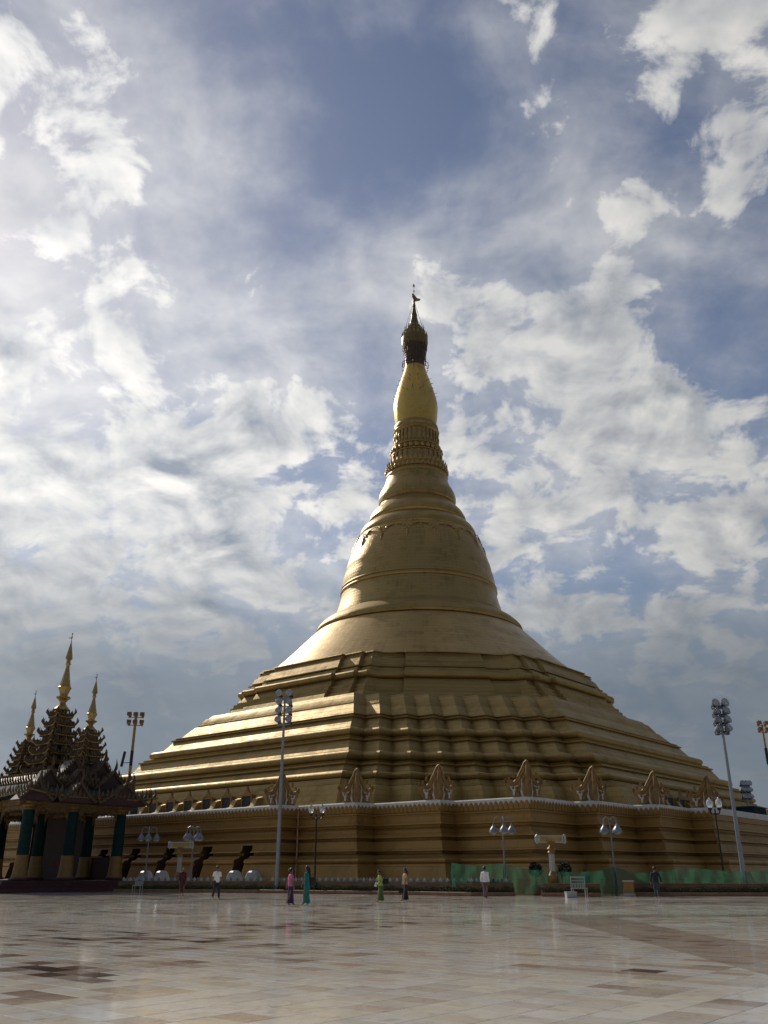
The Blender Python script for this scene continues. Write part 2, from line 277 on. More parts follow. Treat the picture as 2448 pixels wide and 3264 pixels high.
simple('earth', (0.16, 0.15, 0.09), 0.9, 0.0, 0.3, 0.05)

# ------------------------------------------------------------------ mesh helpers
class MB:
    def __init__(s): s.v = []; s.f = []
    def add(s, vs, fs):
        o = len(s.v); s.v += [tuple(v) for v in vs]; s.f += [tuple(i + o for i in f) for f in fs]; return s
    def box(s, x0, x1, y0, y1, z0, z1, tf=None):
        vs = [Vector(p) for p in ((x0,y0,z0),(x1,y0,z0),(x1,y1,z0),(x0,y1,z0),(x0,y0,z1),(x1,y0,z1),(x1,y1,z1),(x0,y1,z1))]
        if tf: vs = [tf @ v for v in vs]
        return s.add(vs, [(3,2,1,0),(4,5,6,7),(0,1,5,4),(1,2,6,5),(2,3,7,6),(3,0,4,7)])
    def lathe(s, prof, n=24, c=(0,0,0), cap=True, rot=0.0, ph=0.0):
        vs, fs = [], []
        for r, z in prof:
            for i in range(n):
                t = 2*math.pi*(i+ph)/n + rot; vs.append((c[0]+r*math.cos(t), c[1]+r*math.sin(t), c[2]+z))
        for k in range(len(prof)-1):
            for i in range(n):
                j = (i+1) % n; fs.append((k*n+i, k*n+j, (k+1)*n+j, (k+1)*n+i))
        if cap:
            fs.append(tuple(reversed(range(n)))); fs.append(tuple((len(prof)-1)*n+i for i in range(n)))
        return s.add(vs, fs)
    def tube(s, pts, rad, n=8, cap=True):
        pts = [Vector(p) for p in pts]; rad = rad if isinstance(rad, (list, tuple)) else [rad]*len(pts)
        vs, fs = [], []; up = Vector((0,0,1))
        prev = None
        for k, p in enumerate(pts):
            d = (pts[min(k+1,len(pts)-1)] - pts[max(k-1,0)]).normalized()
            if prev is None: x = d.orthogonal().normalized()
            else:
                x = (prev - d*prev.dot(d))
                x = x.normalized() if x.length > 1e-5 else d.orthogonal().normalized()
            prev = x; y = d.cross(x)
            for i in range(n):
                t = 2*math.pi*i/n; vs.append(p + (x*math.cos(t) + y*math.sin(t))*rad[k])
        for k in range(len(pts)-1):
            for i in range(n):
                j = (i+1) % n; fs.append((k*n+i, k*n+j, (k+1)*n+j, (k+1)*n+i))
        if cap: fs.append(tuple(reversed(range(n)))); fs.append(tuple((len(pts)-1)*n+i for i in range(n)))
        return s.add(vs, fs)
    def prism(s, outline, y0, y1, tf=None):
        """outline in x,z; extruded along y"""
        n = len(outline)
        vs = [Vector((x, y0, z)) for x, z in outline] + [Vector((x, y1, z)) for x, z in outline]
        if tf: vs = [tf @ v for v in vs]
        fs = [tuple(range(n)), tuple(reversed(range(n, 2*n)))] + [(i, i+n, (i+1) % n+n, (i+1) % n) for i in range(n)]
        return s.add(vs, fs)
    def loft(s, rings, cap0=False, cap1=False):
        n = len(rings[0]); vs = [p for r in rings for p in r]; fs = []
        for k in range(len(rings)-1):
            for i in range(n):
                j = (i+1) % n; fs.append((k*n+i, k*n+j, (k+1)*n+j, (k+1)*n+i))
        if cap0: fs.append(tuple(reversed(range(n))))
        if cap1: fs.append(tuple((len(rings)-1)*n+i for i in range(n)))
        return s.add(vs, fs)
    def sphere(s, c, r, n=10, m=6):
        rx, ry, rz = r if isinstance(r, (tuple, list)) else (r, r, r)
        vs, fs = [], []
        for k in range(m+1):
            a = -math.pi/2 + math.pi*k/m
            for i in range(n):
                t = 2*math.pi*i/n; vs.append((c[0]+rx*math.cos(a)*math.cos(t), c[1]+ry*math.cos(a)*math.sin(t), c[2]+rz*math.sin(a)))
        for k in range(m):
            for i in range(n): fs.append((k*n+i, k*n+(i+1) % n, (k+1)*n+(i+1) % n, (k+1)*n+i))
        return s.add(vs, fs)
    def mesh(s, name, mat, smooth=35, fix=True):
        me = bpy.data.meshes.new(name); me.from_pydata(s.v, [], s.f); me.materials.append(MAT[mat])
        bm = bmesh.new(); bm.from_mesh(me)
        bmesh.ops.remove_doubles(bm, verts=bm.verts, dist=1e-5)
        if fix: bmesh.ops.recalc_face_normals(bm, faces=bm.faces)
        bm.to_mesh(me); bm.free()
        if smooth:
            me.polygons.foreach_set('use_smooth', [True]*len(me.polygons)); me.set_sharp_from_angle(angle=R(smooth))
        return me
    def build(s, name, mat, parent=None, loc=(0,0,0), rz=0.0, smooth=35, fix=True):
        return link(name, s.mesh(name, mat, smooth, fix), parent, loc, rz)
def link(name, me, parent=None, loc=(0,0,0), rz=0.0):
    o = bpy.data.objects.new(name, me); COL.objects.link(o); o.location = loc; o.rotation_euler = (0, 0, rz)
    if parent: o.parent = parent
    return o
def tag(o, label=None, cat=None, group=None, kind=None):
    if label: o['label'] = label
    if cat: o['category'] = cat
    if group: o['group'] = group
    if kind: o['kind'] = kind
    return o
def empty(name, loc, rz=0.0, label=None, cat=None, group=None):
    o = bpy.data.objects.new(name, None); COL.objects.link(o); o.location = loc; o.rotation_euler = (0, 0, rz); o.empty_display_size = 0.3
    return tag(o, label, cat, group)
def copy_tree(o, parent=None):
    c = o.copy(); COL.objects.link(c); c.parent = parent
    for ch in list(o.children): copy_tree(ch, c)
    return c
def roll(s0, z0, r, n=7, a0=-80, a1=85, rs=None):
    rs = rs or r
    return [(s0 + rs*math.cos(R(a0+(a1-a0)*i/(n-1))), z0 + r*math.sin(R(a0+(a1-a0)*i/(n-1)))) for i in range(n)]

# ------------------------------------------------------------------ setting: ground and paved plaza
g = MB(); g.add([(-4000,-4000,-0.06),(4000,-4000,-0.06),(4000,4000,-0.06),(-4000,4000,-0.06)], [(0,1,2,3)])
tag(g.build('ground', 'earth', smooth=0, fix=False), kind='structure')
pl = MB(); c = [ST(s, t, 0) for s, t in ((140,-140),(140,140),(-140,140),(-140,-140))]
pl.add([(p.x, p.y, -0.005) for p in c], [(0,1,2,3)])
plaza = tag(pl.build('plaza', 'marble_tiles', smooth=0, fix=False), kind='structure')

def build_tiles():
    gap = 0.011; dz = 0.012
    def tile_mesh(seed):
        rnd = random.Random(seed); hx, hy = TILE_A/2-gap/2, TILE_B/2-gap/2; e = 0.004
        h = [dz-0.0005+rnd.uniform(-0.0012, 0.0012) for _ in range(4)]
        vs = [(-hx,-hy,0),(hx,-hy,0),(hx,hy,0),(-hx,hy,0)] + [(-hx,-hy,h[0]-e),(hx,-hy,h[1]-e),(hx,hy,h[2]-e),(-hx,hy,h[3]-e)] + [(-hx+e,-hy+e,h[0]),(hx-e,-hy+e,h[1]),(hx-e,hy-e,h[2]),(-hx+e,hy-e,h[3])]
        fs = [(0,1,5,4),(1,2,6,5),(2,3,7,6),(3,0,4,7),(4,5,9,8),(5,6,10,9),(6,7,11,10),(7,4,8,11),(8,9,10,11)]
        return vs, fs
    var = [tile_mesh(k) for k in range(6)]
    meshes = []
    for vs, fs in var:
        me = bpy.data.meshes.new('tile'); me.from_pydata(vs, [], fs); me.materials.append(MAT['marble_tiles']); meshes.append(me)
    cells = []
    half = math.tan(R(25.5))
    for i in range(int(60/TILE_A), int(140/TILE_A)):
        for j in range(int(-10/TILE_B), int(140/TILE_B)):
            p = ST((i+0.5)*TILE_A, (j+0.5)*TILE_B)
            if 8.9 < p.y < 44 and abs(p.x) < p.y*0.44+0.6: cells.append((p.length, p, i, j))
    cells.sort(key=lambda q: q[0])
    rnd = random.Random(3); vs, fs = [], []
    cr, sr = math.cos(ROT), math.sin(ROT)
    for k, (d, p, i, j) in enumerate(cells):
        q = rnd.randrange(6)
        if k < 300:
            o = link('tile', meshes[q], plaza, (p.x, p.y, 0), ROT)
        else:
            o0 = len(vs)
            for x, y, z in var[q][0]: vs.append((p.x+x*cr-y*sr, p.y+x*sr+y*cr, z))
            fs += [tuple(a+o0 for a in f) for f in var[q][1]]
    me = bpy.data.meshes.new('tile_field'); me.from_pydata(vs, [], fs); me.materials.append(MAT['marble_tiles'])
    tag(link('tile_field', me, plaza), kind='stuff')
build_tiles()
# ------------------------------------------------------------------ the pagoda
pag = empty('golden_pagoda', AX, ROT, 'towering golden bell-shaped pagoda with stepped redented terraces', 'pagoda')
S0, S1, S2, S3, T0, T1, T2 = 49.33, 47.37, 45.27, 43.37, 23.46, 30.03, 36.64
def rot4(q):
    out = []
    for k in range(4):
        for x, y in q:
            for _ in range(k): x, y = -y, x
            out.append((x, y))
    return out
def base_poly(d):
    q = [(S0,-T0),(S0,T0),(S1,T0),(S1,T1),(S2,T1),(S2,T2),(S3,T2),(S3,S3),(T2,S3),(T2,S2),(T1,S2),(T1,S1),(T0,S1)]
    full = rot4(q); n = len(full); out = []
    for i in range(n):                       # true offset: each corner moves along both of its faces' normals
        p0, p, p1 = full[i-1], full[i], full[(i+1) % n]
        n0 = Vector((p[1]-p0[1], p0[0]-p[0])).normalized(); n1 = Vector((p1[1]-p[1], p[0]-p1[0])).normalized()
        out.append((p[0]+d*(n0.x+n1.x), p[1]+d*(n0.y+n1.y)))
    return out
DOORS = [20.18, 15.05, 9.9, 4.75, -0.4, -5.55, -10.7, -15.85]; DW = 0.62; DTOP = 3.45; DBOT = 0.25
base_prof = [(2.0,0),(1.95,DBOT),(1.62,1.05),(1.5,1.5),(1.33,1.95)] + roll(1.08,2.2,0.2,6,-60,88,0.3) + [(0.9,2.45),(0.66,2.64),(0.3,2.67),(0.3,2.87),(0.74,2.9),(0.70,2.98),(0.54,3.04),(0.46,DTOP),(0.44,3.62),(0.05,3.65),(0.05,3.84),(0.52,3.87),(0.52,4.0),(0.38,4.02),(0.38,4.13),(0.14,4.16),(0.10,4.4),(0.02,4.56),(-0.06,4.6),(-0.06,4.76),(0.44,4.79),(0.42,4.9),(0.16,4.93),(0.10,5.52),(0.24,5.56),(0.24,5.66),(0.0,5.69),(0.0,6.22),(-0.45,6.22)]
def build_base():
    rv = MB(); mb = MB(); polys = [base_poly(d) for d, z in base_prof]; n = len(polys[0])
    for k in range(len(base_prof)-1):
        z0, z1 = base_prof[k][1], base_prof[k+1][1]; A, B = polys[k], polys[k+1]
        for i in range(n):
            j = (i+1) % n
            if i == 0 and z1 <= DTOP+1e-6 and z0 >= DBOT-1e-6:
                xa, xb = A[0][0], B[0][0]; edges = [A[0][1]]; eb_ = [B[0][1]]
                ys = sorted(DOORS)
                segs = []; y = None; la, lb = A[0][1], B[0][1]
                for c_ in ys:
                    segs.append((la, c_-DW, lb, c_-DW)); la = lb = c_+DW
                segs.append((la, A[1][1], lb, B[1][1]))
                for a0, a1, b0, b1 in segs: mb.add([(xa,a0,z0),(xa,a1,z0),(xb,b1,z1),(xb,b0,z1)], [(0,1,2,3)])
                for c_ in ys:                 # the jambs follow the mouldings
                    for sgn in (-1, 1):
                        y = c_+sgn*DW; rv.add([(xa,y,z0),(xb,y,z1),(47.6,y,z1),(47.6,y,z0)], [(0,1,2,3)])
            else:
                mb.add([(*A[i],z0),(*A[j],z0),(*B[j],z1),(*B[i],z1)], [(0,1,2,3)])
    xt = S0+0.46; xl = S0+1.95
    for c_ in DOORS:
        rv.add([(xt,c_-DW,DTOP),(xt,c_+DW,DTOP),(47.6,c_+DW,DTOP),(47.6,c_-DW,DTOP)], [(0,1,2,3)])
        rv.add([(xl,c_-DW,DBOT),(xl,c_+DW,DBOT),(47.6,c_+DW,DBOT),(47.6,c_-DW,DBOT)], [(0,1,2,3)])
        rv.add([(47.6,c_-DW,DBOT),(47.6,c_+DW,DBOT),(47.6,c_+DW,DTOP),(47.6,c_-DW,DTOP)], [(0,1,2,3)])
    bw = mb.build('base_wall', 'gold_base', pag, smooth=30)
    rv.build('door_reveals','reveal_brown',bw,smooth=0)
    for c_ in DOORS:
        d = MB(); d.box(47.62, 47.75, c_-DW+0.04, c_+DW-0.04, DBOT+0.02, DTOP-0.04); d.box(47.75, 47.79, c_-0.03, c_+0.03, DBOT+0.02, DTOP-0.05)
        d.build('door', 'door_dark', bw, smooth=0)
    mb = MB(); rings = [[(*p, z) for p in base_poly(d)] for d, z in ((0.003,6.02),(0.13,6.02),(0.13,6.46),(0.06,6.55),(-0.4,6.55),(-0.4,6.3))]
    mb.loft(rings); mb.build('coping', 'white_coping', pag, smooth=30)
    mb = MB(); q = base_poly(-0.38); mb.add([(*p, 6.38) for p in q], [tuple(range(len(q)))]); mb.build('terrace_floor', 'white_coping', pag, smooth=0)
    # pointed petals hanging in a row under the coping
    w = 0.2; out = [(-w,0)] + [(w,0),(w,0.30),(w*0.86,0.42),(w*0.5,0.53),(0,0.62),(-w*0.5,0.53),(-w*0.86,0.42),(-w,0.30)]
    inn = [(x*0.62, 0.05+z*0.72) for x, z in out]
    pm = MB(); pm.prism(out, -0.02, 0.07); pm.prism(inn, 0.06, 0.095)
    pme = pm.mesh('petal', 'gold_base', 0)
    P = base_poly(0.131); cnt = 0
    for i in range(13):
        p, q = Vector(P[i]), Vector(P[(i+1) % len(P)])
        if i == 12: q = Vector((4.0, p.y)) if abs(p.y-q.y) < 0.01 else q
        L_ = (q-p).length; nn = max(1, round(L_/0.44)); dr = (q-p)/L_; nrm = Vector((dr.y, -dr.x))
        for k in range(nn):
            c_ = p + dr*L_*(k+0.5)/nn
            o = link('petal', pme, bw, (c_.x, c_.y, 5.7)); o.rotation_euler = (0,0,math.atan2(nrm.y, nrm.x)-math.pi/2); o.scale = (L_/nn/0.44,1,1); cnt += 1
    return bw
base_wall = build_base()
# corner crowns on the coping
def crown(parent, x, y, rz, sc_=1.0):
    """two half plates folded round the corner, wings up, white inlay between the scrolls"""
    half = [(0,0),(1.5,0),(1.68,0.5),(1.86,1.0),(1.95,1.36),(1.74,1.38),(1.52,1.2),(1.28,1.16),(1.04,1.34),(0.84,1.62),(0.66,1.95),(0.48,2.25),(0.34,2.55),(0.2,2.8),(0,2.95)]
    inl = [[(0.36,0.02),(0.50,0.02),(0.62,0.42),(0.50,0.72),(0.50,1.2),(0.44,1.5),(0.42,1.0),(0.48,0.55)],[(0.80,0.98),(1.15,0.86),(1.46,0.95),(1.42,0.7),(1.26,0.52),(1.25,0.16),(1.08,0.14),(1.06,0.5),(0.88,0.64)]]
    m1, m2 = MB(), MB(); th = 0.2
    for sgn in (1, -1):
        if sgn == 1: tf = Matrix(((0,-1,0,0),(-1,0,0,0),(0,0,1,0),(0,0,0,1)))      # x->-y (back along left face), y-> -x
        else: tf = Matrix(((-1,0,0,0),(0,-1,0,0),(0,0,1,0),(0,0,0,1)))             # back along right face
        m1.prism(half, 0.0, th, tf)
        for q in inl: m2.prism(q, -0.05, 0.02, tf)
        for q in (0.8, 0.6):
            m1.tube([tf @ Vector((x_*q, -0.01, 0.12+z_*q)) for x_, z_ in half[4:-1]], 0.05, 5)
        for q in (0,1,2): m1.tube([tf @ Vector((1.9-0.36*q, 0.0, 1.25+0.1*q*q)), tf @ Vector((1.86-0.34*q, -0.02, 1.5+0.115*q*q)), tf @ Vector((1.74-0.34*q, 0.0, 1.62+0.12*q*q))], [0.12,0.09,0.02], 5)
        m1.tube([tf @ Vector((x_, 0.02, z_)) for x_, z_ in half[3:]], 0.06, 6)
        m1.sphere(tf @ Vector((0.92,-0.02,0.72)), (0.13,0.13,0.13), 8, 5); m1.sphere(tf @ Vector((1.2,-0.03,0.76)), (0.11,0.11,0.11), 8, 5); m1.sphere(tf @ Vector((0.82,-0.02,0.25)), (0.17,0.17,0.2), 8, 5)
    m1.tube([(0.03,0.03,0),(0.03,0.03,0.8),(0.03,0.03,1.7),(0.02,0.02,2.4),(0,0,2.85)], [0.16,0.2,0.17,0.12,0.05], 8)
    o = m1.build('corner_crown', 'gold_carving', parent, (x, y, 6.55), rz); o.scale = (sc_*1.1, sc_*1.1, sc_*0.92)
    m2.build('white_inlay', 'white_inlay', o, smooth=0)
for (x, y) in ((S0,T0),(S1,T1),(S2,T2),(S3,S3),(T2,S2),(T1,S1),(T0,S0)):
    crown(pag, x-0.02, y-0.02, 0.0, 0.95)
# downpipe in a re-entrant corner
dp = MB(); dp.tube([(S1+0.2,T0+0.25,6.1),(S1+0.3,T0+0.35,5.0),(S1+0.75,T0+0.8,2.9),(S1+1.6,T0+1.6,1.6),(S1+1.9,T0+1.9,0.02)], 0.06, 8); dp.build('downpipe', 'pvc_pipe', pag)

def poly1(s, off):
    t = s-off; ds = off/8; q = []
    for k in range(9):
        q.append((s-k*ds, t+k*ds))
        if k < 8: q.append((s-(k+1)*ds, t+k*ds))
    return rot4([(s, -t)] + q[:-1])
def off1(z): return float(np.interp(z, [6.4, 10.0, 12.5, 15.35, 17.3, 20.5], [19.4, 18.4, 17.3, 16.9, 16.2, 15.9]))
tier1 = [(41.2,6.3),(40.3,8.9),(39.7,8.95),(39.6,9.3),(39.1,9.35),(39.0,9.6)] + roll(38.5,10.02,0.36,7,-70,85,0.45) + [(38.1,10.42),(37.55,11.1),(37.75,11.14),(37.75,11.3),(37.25,11.34),(37.35,11.52),(36.75,11.56)] + roll(36.1,12.1,0.52,9,-80,85,0.62) + [(35.6,12.66),(34.75,13.9),(34.95,13.94),(34.95,14.1),(34.45,14.14),(34.55,14.36),(33.95,14.4)] + roll(33.4,14.92,0.52,9,-80,85,0.62) + [(32.85,15.48),(31.75,16.75),(31.95,16.8),(31.95,16.95),(31.45,17.0),(31.6,17.2),(31.05,17.25),(30.95,17.4),(29.8,18.62),(29.55,18.65),(29.5,18.85),(28.85,19.75),(28.65,19.78),(28.25,20.2),(26.5,20.25)]
mb = MB(); mb.loft([[(*p, z) for p in poly1(s, off1(z))] for s, z in tier1]); mb.build('lower_terrace', 'gold_tier', pag, smooth=30)
Q2 = [(26.3,-6.8),(26.3,6.8),(25.7,6.8),(25.7,9.9),(25.0,9.9),(25.0,11.4),(23.5,11.75),(21.28,13.93),(21.78,14.43),(14.43,21.78),(13.93,21.28),(11.75,23.5),(11.4,25.0),(9.9,25.0),(9.9,25.7),(6.8,25.7)]
tier2 = [(27.9,20.2),(27.55,20.85),(27.2,20.88),(27.15,21.35),(26.8,21.38),(26.75,21.85),(26.4,21.88),(25.9,22.72),(25.75,22.76),(26.1,22.8)] + roll(25.8,23.22,0.42,8,-75,85,0.5) + [(25.3,23.68),(25.1,24.15),(24.7,24.18),(24.7,24.34),(25.0,24.38),(24.98,24.52),(24.7,24.56),(24.1,25.6),(23.9,25.63),(23.9,25.8),(23.6,25.84),(23.45,26.3),(23.7,26.33),(23.62,26.48),(22.0,26.6)]
full2 = rot4(Q2)
mb = MB(); mb.loft([[(x*s/26.3, y*s/26.3, z) for x, y in full2] for s, z in tier2]); mb.build('upper_terrace', 'gold_tier', pag, smooth=30)
def dense(pr, k=3): return pr
def lathe_part(name, pr, mat, parent=pag, n=128): 
    m = MB(); m.lathe(pr, n, cap=False); return m.build(name, mat, parent, smooth=24)
sk = [(23.3,26.4)]
zs = [26.9,27.9,28.9,29.9,30.9,31.9,32.9,33.8]; rs = [22.75,21.65,20.55,19.55,18.55,17.6,16.6,15.65]
for r_, z_ in zip(rs, zs): sk += [(r_+0.06, z_-0.03), (r_, z_+0.03)]
lathe_part('bell_skirt', sk + [(15.25,34.08)], 'gold_bell')
lathe_part('rim_moulding', [(15.2,34.05),(15.42,34.12),(15.52,34.4),(15.42,34.75),(15.1,35.15),(14.5,35.7),(13.8,36.15),(13.2,36.45),(12.8,36.7),(12.72,36.95)], 'gold_tier')
lathe_part('bell', [(12.74,36.9),(12.5,37.7),(12.2,38.7),(11.98,39.6),(11.86,40.4),(11.98,40.46),(12.03,40.62),(11.98,40.78),(11.86,40.84),(11.86,41.0),(11.95,41.06),(11.97,41.2),(11.9,41.3),(11.8,41.4),(11.72,42.2),(11.58,43.0),(11.3,44.0),(11.3,44.05),(11.1,44.9),(10.75,46.0),(10.35,47.15),(9.9,48.3),(9.5,49.2),(9.25,49.6)], 'gold_bell')
lathe_part('turban_band', [(9.1,49.4),(9.0,49.58),(9.12,49.75),(9.18,50.05),(9.08,50.5),(8.75,51.1),(8.25,51.6),(7.8,51.95),(7.62,52.05)], 'gold_bell')
lathe_part('turban_band', [(7.66,52.0),(7.55,52.2),(7.64,52.35),(7.7,52.65),(7.58,53.15),(7.2,53.85),(6.65,54.5),(6.15,55.0),(6.0,55.35)], 'gold_bell')
lathe_part('turban_band', [(6.05,55.3),(5.95,55.5),(6.1,55.65),(6.2,56.1),(6.2,56.6),(6.05,57.25),(5.75,57.9),(5.4,58.5),(5.12,59.3),(4.95,60.0)], 'gold_bell')
lathe_part('lotus_collar', [(4.9,60.0),(5.02,60.1),(5.06,60.3),(5.0,60.5),(4.85,60.55),(4.8,60.95),(4.95,61.0),(4.98,61.4),(4.75,61.5),(4.7,62.3),(4.55,62.5),(4.2,62.6),(4.1,63.2),(4.05,64.0),(4.25,64.1),(4.25,64.3),(3.95,64.4),(3.85,65.3),(4.05,65.45),(4.05,65.65),(3.8,65.75),(3.6,66.0),(3.55,68.2),(3.8,68.4),(3.85,68.65),(3.7,68.8),(3.6,69.1),(3.7,69.3),(3.66,69.6),(3.45,69.8),(3.36,70.1)], 'gold_trim', n=64)
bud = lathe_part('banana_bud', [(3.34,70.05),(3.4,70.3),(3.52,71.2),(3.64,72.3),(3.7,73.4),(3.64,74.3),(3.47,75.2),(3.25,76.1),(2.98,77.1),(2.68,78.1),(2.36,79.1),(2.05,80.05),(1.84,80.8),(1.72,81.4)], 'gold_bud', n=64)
# moulded pieces of the collar
def ring_parts(name, me, n, r, z, parent, ph=0.0, sc_=1.0):
    for k in range(n):
        t = 2*math.pi*(k+ph)/n; o = link(name, me, parent, (r*math.cos(t), r*math.sin(t), z), t); o.scale = (sc_,)*3
m = MB(); m.sphere((0,0,0), (0.34,0.42,0.42), 10, 6); ring_parts('bead', m.mesh('bead','gold_trim',60), 28, 4.05, 64.85, pag)
def leafplate(w, h, lean): 
    m = MB(); m.add([(0,-w,0),(0,w,0),(lean*0.5,w*0.9,h*0.55),(lean,0,h),(lean*0.5,-w*0.9,h*0.55),(0.14,0,h*0.1),(lean*0.5+0.16,0,h*0.5),(-0.15,0,0.02)], [(0,5,4),(0,1,5),(5,1,2),(5,2,6),(4,5,6),(4,6,3),(6,2,3),(0,4,7),(4,3,7),(3,2,7),(2,1,7),(1,0,7)]); return m.mesh('lotus_petal','gold_trim',0)
ring_parts('lotus_petal', leafplate(0.36,0.95,0.3), 40, 4.72, 61.7, pag); ring_parts('lotus_petal', leafplate(0.3,0.7,0.15), 40, 4.98, 60.9, pag, 0.5)
m = MB(); m.box(-0.1,0.16,-0.28,0.28,0,1.5); m.box(0.16,0.22,-0.14,0.14,0.2,1.3); me_ = m.mesh('panel','gold_trim',0)
ring_parts('panel', me_, 26, 4.06, 62.55, pag, 0, 0.95)
m = MB(); m.box(-0.1,0.14,-0.2,0.2,0,1.9); m.sphere((0.12,0,0.95),(0.12,0.14,0.5),8,5); me_ = m.mesh('panel','gold_trim',30)
ring_parts('panel', me_, 32, 3.58, 66.2, pag, 0, 1.0)
# pendants of carved gold hanging round the shoulder of the bell
def pendant():
    m = MB()
    for (y, z, r) in ((-0.55,-0.25,0.3),(0.55,-0.25,0.3),(-0.32,-0.75,0.28),(0.32,-0.75,0.28),(0,-0.5,0.3),(0,-1.2,0.3),(-0.75,0.05,0.2),(0.75,0.05,0.2)): m.sphere((0.05,y,z),(0.16,r,r*1.05),8,5)
    m.tube([(0.05,0,-1.2),(0.08,0,-1.9),(0.05,0,-2.9)],[0.24,0.17,0.02],6)
    for s_ in (-1, 1): m.tube([(0.04,s_*0.7,0.05),(0.06,s_*1.2,0.1),(0.04,s_*1.8,0.3)],[0.13,0.09,0.07],6)
    return m.mesh('pendant','gold_trim',40)
pm_ = pendant()
for k in range(16):
    t = 2*math.pi*(k+0.3)/16; o = link('pendant', pm_, pag, (9.62*math.cos(t), 9.62*math.sin(t), 48.9)); o.rotation_euler = (0, R(-20), t)
# thin spikes standing out of the bud
m = MB(); m.tube([(-0.1,0,0),(0.42,0,0.1)],[0.05,0.03],5); sm_ = m.mesh('spike','dark_lattice',40)
for z_, r_, n_ in ((78.6,2.52,12),(77.6,2.83,12),(76.0,3.28,12),(75.4,3.42,10)):
    for k in range(n_):
        t = 2*math.pi*(k+z_)/n_; link('spike', sm_, bud, (r_*math.cos(t), r_*math.sin(t), z_), t)
# the umbrella crown
hti = lathe_part('umbrella_crown', [(1.72,81.4),(1.66,82.0),(1.7,83.2),(1.78,84.2),(1.95,85.1),(2.1,85.6)], 'dark_lattice', n=40)
m = MB(); m.lathe([(2.12,85.6),(2.3,86.3),(2.3,87.2),(2.16,87.6),(2.05,87.9),(1.85,88.3),(1.9,88.5),(1.6,88.9),(1.25,89.3),(1.3,89.5),(0.98,90.0),(0.72,90.5),(0.76,90.7),(0.6,91.3),(0.5,92.0),(0.54,92.2),(0.38,92.9),(0.28,93.7),(0.2,94.6),(0.22,94.7),(0.12,95.8),(0.07,96.8)], 32, cap=False); m.build('umbrella_tiers','gold_bronze',hti,smooth=30)
m = MB()
for k in range(20):
    t = 2*math.pi*k/20; c_, s_ = math.cos(t), math.sin(t)
    m.tube([(2.15*c_,2.15*s_,87.4),(2.2*c_,2.2*s_,87.9),(2.1*c_,2.1*s_,88.5)],[0.14,0.12,0.01],5); m.tube([(1.65*c_,1.65*s_,88.8),(1.7*c_,1.7*s_,89.9)],[0.07,0.02],5)
m.build('crown_points','gold_trim',hti,smooth=40)
m = MB()
for k in range(24):
    t = 2*math.pi*k/24; c_, s_ = math.cos(t), math.sin(t)
    m.tube([(2.2*c_,2.2*s_,86.2),(2.12*c_,2.12*s_,85.2),(1.92*c_,1.92*s_,84.2),(1.86*c_,1.86*s_,82.4)],0.045,5)
    if k % 2 == 0: m.tube([(1.8*c_,1.8*s_,82.6),(2.2*c_,2.2*s_,82.3),(2.32*c_,2.32*s_,81.6),(2.2*c_,2.2*s_,81.0),(1.95*c_,1.95*s_,81.2)],0.06,5)
for z_, r_ in ((85.0,2.12),(84.0,1.95),(83.0,1.9),(82.4,1.88)): m.tube([(r_*math.cos(2*math.pi*k/24), r_*math.sin(2*math.pi*k/24), z_) for k in range(25)],0.04,5)
m.build('bell_cage','dark_lattice',hti,smooth=40)
m = MB()
for k in range(8):
    t = 2*math.pi*k/8; m.tube([(0.2*math.cos(t),0.2*math.sin(t),94.6),(1.9*math.cos(t),1.9*math.sin(t),88.3)],0.02,4)
m.build('stay_wire','dark_lattice',hti,smooth=0)
m = MB(); m.lathe([(0.06,96.0),(0.05,97.2),(0.16,97.4),(0.05,97.6),(0.04,98.2),(0.2,98.5),(0.16,98.75),(0.02,99.0)],12,cap=False); m.build('diamond_bud','gold_trim',hti)
m = MB(); m.prism([(-0.35,97.0),(0.1,96.6),(0.55,95.9),(1.2,95.7),(1.0,95.35),(0.2,95.2),(-0.1,95.6),(-0.35,96.2)],-0.05,0.05,Matrix.Rotation(R(130),4,'Z')); m.build('wind_vane','gold_trim',hti,smooth=0)

# small gabled niches and sloping fins at the foot of the lower terrace
def niche_meshes():
    m = MB(); m.box(-1.2,0.0,-0.72,0.72,0,2.1); m.prism([(-0.85,2.1),(0.85,2.1),(0.5,2.25),(0.22,2.45),(0,2.95),(-0.22,2.45),(-0.5,2.25)],-0.12,0.12,Matrix.Rotation(R(90),4,'Z'))
    m.box(-0.02,0.14,-0.8,-0.62,0,2.2); m.box(-0.02,0.14,0.62,0.8,0,2.2); m.box(-0.02,0.16,-0.85,0.85,2.0,2.14)
    a = m.mesh('niche','gold_carving',0)
    m = MB(); m.box(0.003,0.05,-0.6,0.6,0.05,1.98); b_ = m.mesh('opening_shade','door_dark',0)  # dark sheet on the solid front, coloured to stand for shade inside the niche
    m = MB(); m.prism([(-1.6,0),(1.4,0),(1.0,0.9),(0.6,1.0),(0.2,1.7),(-0.4,1.85),(-1.6,2.6)],-0.34,0.34); c_ = m.mesh('fin','gold_tier',0)
    return a, b_, c_
na, nb, nc = niche_meshes()
for face in (0, 1):
    pos = [-14.7,-11.65,-8.6,-5.55,-2.5,0.55,3.6,6.65,9.7] if face == 0 else [-6,-3,0,3,6,9,12,15]
    for k, u in enumerate(pos):
        x, y, rz = (40.9, u, 0.0) if face == 0 else (u, 40.9, math.pi/2)
        o = link('niche', na, pag, (x, y, 6.4), rz); link('opening_shade', nb, o)
        x, y = (41.0, u+1.5) if face == 0 else (u+1.5, 41.0)
        link('fin', nc, pag, (x, y, 6.4), rz)

